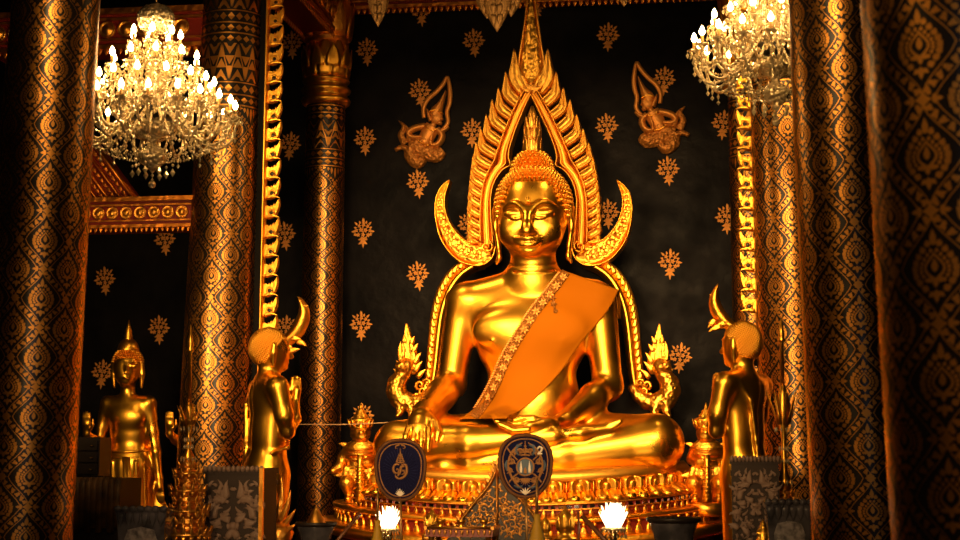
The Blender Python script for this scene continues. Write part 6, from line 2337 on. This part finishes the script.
def planter(px0, px1, py, Y, label):
    a, b_ = at(px0, py, Y), at(px1, py, Y)
    w = b_.x - a.x; cx = (a.x + b_.x) / 2; h = a.z
    t = empty('planter', (cx, Y, 0), label, 'planter', 'square glazed planters', 'thing')
    yc = Y + w * .45
    b = MB()
    vs = []
    for (z, s) in ((h - .42, .84), (h - .10, .95), (h - .03, 1.02), (h, 1.05)):
        for dx, dy in ((-1, -1), (1, -1), (1, 1), (-1, 1)): vs.append((cx + dx * w / 2 * s, yc + dy * w * .45 * s, z))
    fs = [(3, 2, 1, 0), (12, 13, 14, 15)]
    for i in range(3):
        for k in range(4):
            k2 = (k + 1) % 4
            fs.append((i * 4 + k, i * 4 + k2, (i + 1) * 4 + k2, (i + 1) * 4 + k))
    b.add(vs, fs, 0, False)
    for k in range(7):
        b.ell((cx + w * (k - 3) / 6.6, Y - w * .02, h - .005), (w * .085, .02, .022), 10, 6)
    b.build('planter_body', M['porcelain'], t)
    p = MB()
    p.prism([Vector((cx + x * w, Y + w * .018 - z * .02, h - .12 - z * w)) for x, z in ((-.30, .62), (.30, .62), (.34, .30), (.26, .06), (0, .0), (-.26, .06), (-.34, .30))], .012)
    p.build('painted_panel', M['pale_glaze'], t)
    f = MB()
    for k in range(6):
        f.leaf((cx + w * (k - 2.5) / 6.2, Y - w * .01, h - .03), (0, 0, -1), fr, .09, .03, .016, n=5)
    f.build('leaf_frieze', M['porcelain'], t)
    s = MB()
    s.box((cx, yc, h - .45), (w * .95, w * .85, .05)); s.box((cx, yc, .03), (w * .95, w * .85, .06))
    for sx in (-1, 1):
        for sy in (-1, 1): s.box((cx + sx * w * .40, yc + sy * w * .36, (h - .47) / 2), (.05, .05, h - .47))
    s.build('wooden_stand', M['dark'], t)
    return t


planter(116, 166, 508, -3.6, 'dark scallop-rimmed planter with a pale panel, in front of the standing buddha')
planter(766, 812, 501, -3.6, 'dark square planter with a pale panel, in front of the right carved pedestal')

# dark chest and small black cabinet in the left aisle
a, b_ = at(70, 478, -3.1), at(121, 478, -3.1)
t = empty('dark_chest', ((a.x + b_.x) / 2, -2.9, 0), 'dark chest draped with gold-flecked cloth beside the left edge column', 'chest', None, 'thing')
cx, w = (a.x + b_.x) / 2, b_.x - a.x
b = MB()
b.box((cx, -2.9, a.z / 2), (w, .4, a.z)); b.build('chest_body', M['dark'], t)
d = MB()
for k in range(9):
    x = a.x + w * (k + .5) / 9
    d.strip([(x, -3.10, a.z + .005), (x + .004, -3.125, a.z - .05), (x, -3.12, a.z - .34 - .03 * (k % 2))], w / 15, fr, .02, ridge=(0, 1, .6, 1, 0))
d.build('draped_cloth', mat('dark_gold_cloth', (.05, .025, .008), .2, .5, base2=(.20, .09, .015), mix_scale=9), t)
a2, b2 = at(78, 437, -2.95), at(101, 437, -2.95)
t2 = empty('small_cabinet', ((a2.x + b2.x) / 2, -2.85, a.z + .01), 'small black drawer cabinet on top of the dark chest', 'cabinet', None, 'thing')
cx2, w2 = (a2.x + b2.x) / 2, b2.x - a2.x
MB().box((cx2, -2.86, (a.z + .011 + a2.z) / 2), (w2, .22, a2.z - a.z - .014)).build('cabinet_body', M['lacquer'], t2)
for k in range(3):
    zz = a.z + .05 + (a2.z - a.z) * .29 * k
    dr = MB().box((cx2, -2.975, zz + .01), (w2 * .86, .016, (a2.z - a.z) * .24)).build('drawer', M['lacquer'], t2)
    MB().tube([(cx2 - .012 + .024 * i / 4 + .03, -2.99 - .008 * math.sin(PI * i / 4), zz + .008) for i in range(5)], .003, 6).build('handle', M['brass'], dr)


# ------------------------------------------------------------------ tall candle stands
def candle_stand(px, Y, rows, label, low):
    """gilt tiers below, glass chimney, slim candle pole and spear tip; rows: photo rows of tip, collar, glass top, glass foot"""
    sc = pxm(Y)
    tip, col, gt, gf, foot = rows
    q = at(px, tip, Y)
    t = empty('candle_stand', (q.x, Y, 0), label, 'candle stand', 'tall candle stands', 'thing')
    z = lambda py: at(px, py, Y).z
    x, y = q.x, Y
    b = MB()
    b.lathe([(.014, z(gt)), (.013, z(col) - .02), (.022, z(col) - .012), (.028, z(col)), (.018, z(col) + .012), (.022, z(col) + .03), (.020, z(col) + .05), (.003, z(tip))], (x, y, 0), 12)
    b.build('spear_candle', M['gold_fine'], t)
    g_ = MB()
    zt_, zf_ = z(gt), z(gf)
    h = zt_ - zf_
    g_.lathe([(.030, zf_), (.042, zf_ + h * .08), (.018, zf_ + h * .2), (.015, zf_ + h * .5), (.024, zf_ + h * .58), (.040, zf_ + h * .7), (.044, zf_ + h * .8), (.030, zf_ + h * .92), (.014, zt_)], (x, y, 0), 16, fl=(8, .08))
    for k in range(9):
        a = 2 * PI * k / 9
        e = Vector((math.cos(a), math.sin(a), 0))
        g_.leaf(Vector((x, y, zf_ + h * .62)) + e * .035, Vector((0, 0, 1)) + e * .35, e, h * .34, .014, .01, n=5)
    cs = MB()
    for k in range(10):
        a = 2 * PI * k / 10
        for r_, zz in ((.055, zf_ + h * .60), (.030, zf_ + h * .42), (.030, zf_ + h * .30), (.05, zf_ + h * .10)):
            cs.octa((x + r_ * math.cos(a), y + r_ * math.sin(a), zz - .02), .007, .02)
    cs.build('crystal_drops', M['crystal_bead'], t)
    g_.build('tulip_holder', M['gold_fine'], t)
    d = MB()
    zz = zf_
    tiers = [(.07, .05), (.10, .06), (.085, .05), (.125, .07), (.10, .06), (.15, .08), (.12, .07), (.165, .09), (.13, .10)] if low else [(.06, .05), (.08, .06), (.07, .06), (.10, .08), (.08, .1)]
    prof = [(.05, zf_)]
    for r_, dz in tiers:
        prof += [(r_ * .7, zz - .005), (r_, zz - dz * .4), (r_ * .95, zz - dz * .55), (r_ * .6, zz - dz)]
        zz -= dz
    prof += [(.07, zz - .02), (.05, zz - .1), (.05, .25), (.10, .18), (.13, .12), (.15, .06), (.15, .0)]
    d.lathe(prof[::-1], (x, y, 0), 20)
    zz = zf_
    for r_, dz in tiers:
        n = max(8, int(r_ * 110))
        for k in range(n):
            a = 2 * PI * k / n
            e = Vector((math.cos(a), math.sin(a), 0))
            d.leaf(Vector((x, y, zz - dz * .5)) + e * r_ * .92, Vector((0, 0, 1)) + e * .35, e, dz * .75, r_ * .10 + .006, .012, n=5)
            d.leaf(Vector((x, y, zz - dz * .5)) + e * r_ * .92, Vector((0, 0, -1)) + e * .2, e, dz * .45, r_ * .10 + .004, .012, n=4)
        zz -= dz
    d.build('gilt_tiers', M['gold_old'], t)
    return t


candle_stand(191, -3.3, (326, 350, 402, 462, 540), 'ornate gilt candle stand with spear tip in front of the left lattice column', True)
candle_stand(781, -2.80, (318, 340, 385, 490, 540), 'slim candle stand with spear tip and glass column right of the right disciple', False)

# gilt flame ornament between pedestal and bowl
Yf = -2.58
t = empty('flame_ornament', (at(281, 520, Yf).x, Yf, 0), 'orange-gold flame leaves rising beside the gilt corner post of the left pedestal', 'ornament', None, 'thing')
f = MB()
for (x, y, tx, ty, w) in ((272, 522, 269, 476, 4.5), (275, 520, 280, 484, 4.5), (278, 520, 290, 478, 4.2), (279, 524, 297, 493, 4.2), (279, 529, 299, 513, 4.2), (274, 524, 285, 500, 5), (280, 534, 298, 527, 3.8)):
    a_, b_ = at(x, y, Yf), at(tx, ty, Yf - .03)
    d_ = b_ - a_
    f.leaf(a_, d_, fr, d_.length, w / pxm(Yf), .04, curl=.35, n=8)
f.build('flame_leaves', M['gold_old'], t)
b = MB(); q = at(278, 526, Yf)
b.lathe([(.13, 0), (.13, .08), (.09, .12), (.08, q.z - .12), (.11, q.z - .05), (.07, q.z + .02)], (q.x, Yf + .02, 0), 18); b.build('ornament_base', M['gold_old'], t)

# small gilt figure on the red block's edge, in front of the right pedestal
Ym = -3.3
q = at(763, 541, Ym)
t = empty('small_gilt_figurine', (q.x, Ym, 0), 'tiny gilt figurine standing before the right carved pedestal', 'figurine', None, 'thing')
S = Sculpt()
g = lambda x, y, d=0.0: np.array(at(763 + x, y, Ym + d))
S.ell(g(0, 531), (.028, .024, .04), 0); S.ell(g(0, 524.5, -.005), (.018, .018, .02), .01); S.cone(g(0, 523), g(0, 518.5), .012, .003, .008)
S.cone(g(-3, 529), g(-5.5, 533, -.02), .01, .008, .008); S.cone(g(3, 529), g(5.5, 533, -.02), .01, .008, .008)
S.cone(g(0, 535), g(0, 543), .036, .045, .02)
sculpt_object('body', S, .006, M['gold_fine'], t)
b = MB(); zz = g(0, 546)[2]; b.lathe([(.10, 0), (.10, .05), (.06, .08), (.05, zz - .05), (.07, zz - .02), (.07, zz + .02)], (q.x, Ym, 0), 18); b.build('stand', M['red'], t)

# sacred thread from the aisle statue to the buddha's knee
th = MB()
p0 = at(178, 427, -.95); p1 = at(300, 424.5, -1.2); p2 = at(388, 422.5, -.72)
th.tube(smooth_path([p0, (p0 + p1) / 2 - Vector((0, 0, .012)), p1, (p1 + p2) / 2 - Vector((0, 0, .008)), p2], 6), .0045, 5)
o = th.build('sacred_thread', M['thread']); setp(o, 'thin white thread stretched from the aisle statues to the knee of the main buddha', 'thread', None, 'thing')
# ------------------------------------------------------------------ light
def area(name, loc, target, size, power, color, spread=None):
    l = bpy.data.lights.new(name, 'AREA')
    l.shape = 'DISK'; l.size = size; l.energy = power; l.color = color
    if spread: l.spread = spread
    o = bpy.data.objects.new(name, l); COL.objects.link(o)
    o.location = loc
    d = Vector(target) - Vector(loc)
    o.rotation_euler = d.to_track_quat('-Z', 'Y').to_euler()
    return o


def point(name, loc, power, color, r=.1):
    l = bpy.data.lights.new(name, 'POINT')
    l.energy = power; l.color = color; l.shadow_soft_size = r
    o = bpy.data.objects.new(name, l); COL.objects.link(o); o.location = loc
    return o


WARM = (1.0, .60, .24)
area('flood_lamp', (-1.25, -7.0, 4.7), (-.1, -.1, 2.35), 1.8, 32, WARM, math.radians(48))
area('flood_lamp', (1.25, -7.0, 4.7), (.1, -.1, 2.35), 1.8, 32, WARM, math.radians(48))
for fx_ in (-.75, .75): area('foot_fill', (fx_, -2.45, .70), (fx_ * .3, -.2, 2.2), .6, 1.2, WARM, math.radians(110))  # added unseen fill that brightens the throne from below
area('front_fill', (-.4, -11.5, 2.7), (0, -1, 1.65), 1.2, 22, WARM, math.radians(36))  # added low frontal fill for the throne, pedestals and fans
for s_ in (-1, 1): area('side_lamp', (s_ * 1.85, -1.15, 5.9), (0, -.2, 3.5), .7, 13, WARM, math.radians(90))
point('chandelier_lamp', tuple(cl + Vector((0, 0, .65))), 13, WARM, .35)
point('chandelier_lamp', tuple(cr_ + Vector((0, 0, .65))), 13, WARM, .35)
area('front_fill', (0.0, -10.5, 5.2), (0, -3, 2.5), 2.0, 42, WARM)  # added large frontal fill, mainly for the buddha's forehead
area('aisle_fill', (-3.15, -4.4, 2.7), (-3.3, -.8, 2.2), .7, 12, WARM, math.radians(80))  # added unseen fill that brightens the standing buddha in the aisle
area('cool_fill', (3.0, -16.5, 3.0), (0, 0, 2.2), 2.5, 20, (.75, .82, 1.0))  # added weak cool light behind the camera for a bluish tinge; entrance unseen
for _, c in lamps: point('lotus_bulb', tuple(c + Vector((0, -.02, .06))), .8, (1, .72, .4), .03)
w = bpy.data.worlds.new('world'); scene.world = w
w.use_nodes = True
w.node_tree.nodes['Background'].inputs['Color'].default_value = (1.0, .48, .16, 1)
w.node_tree.nodes['Background'].inputs['Strength'].default_value = .065
scene.view_settings.view_transform = 'Standard'
scene.view_settings.look = 'None'
scene.view_settings.gamma = 1.0
scene.view_settings.exposure = 0.0
scene.view_settings.use_curve_mapping = False
scene.cycles.max_bounces = 6
scene.cycles.sample_clamp_indirect = 6.0
scene.cycles.use_denoising = True
scene.cycles.caustics_reflective = False
scene.cycles.caustics_refractive = False
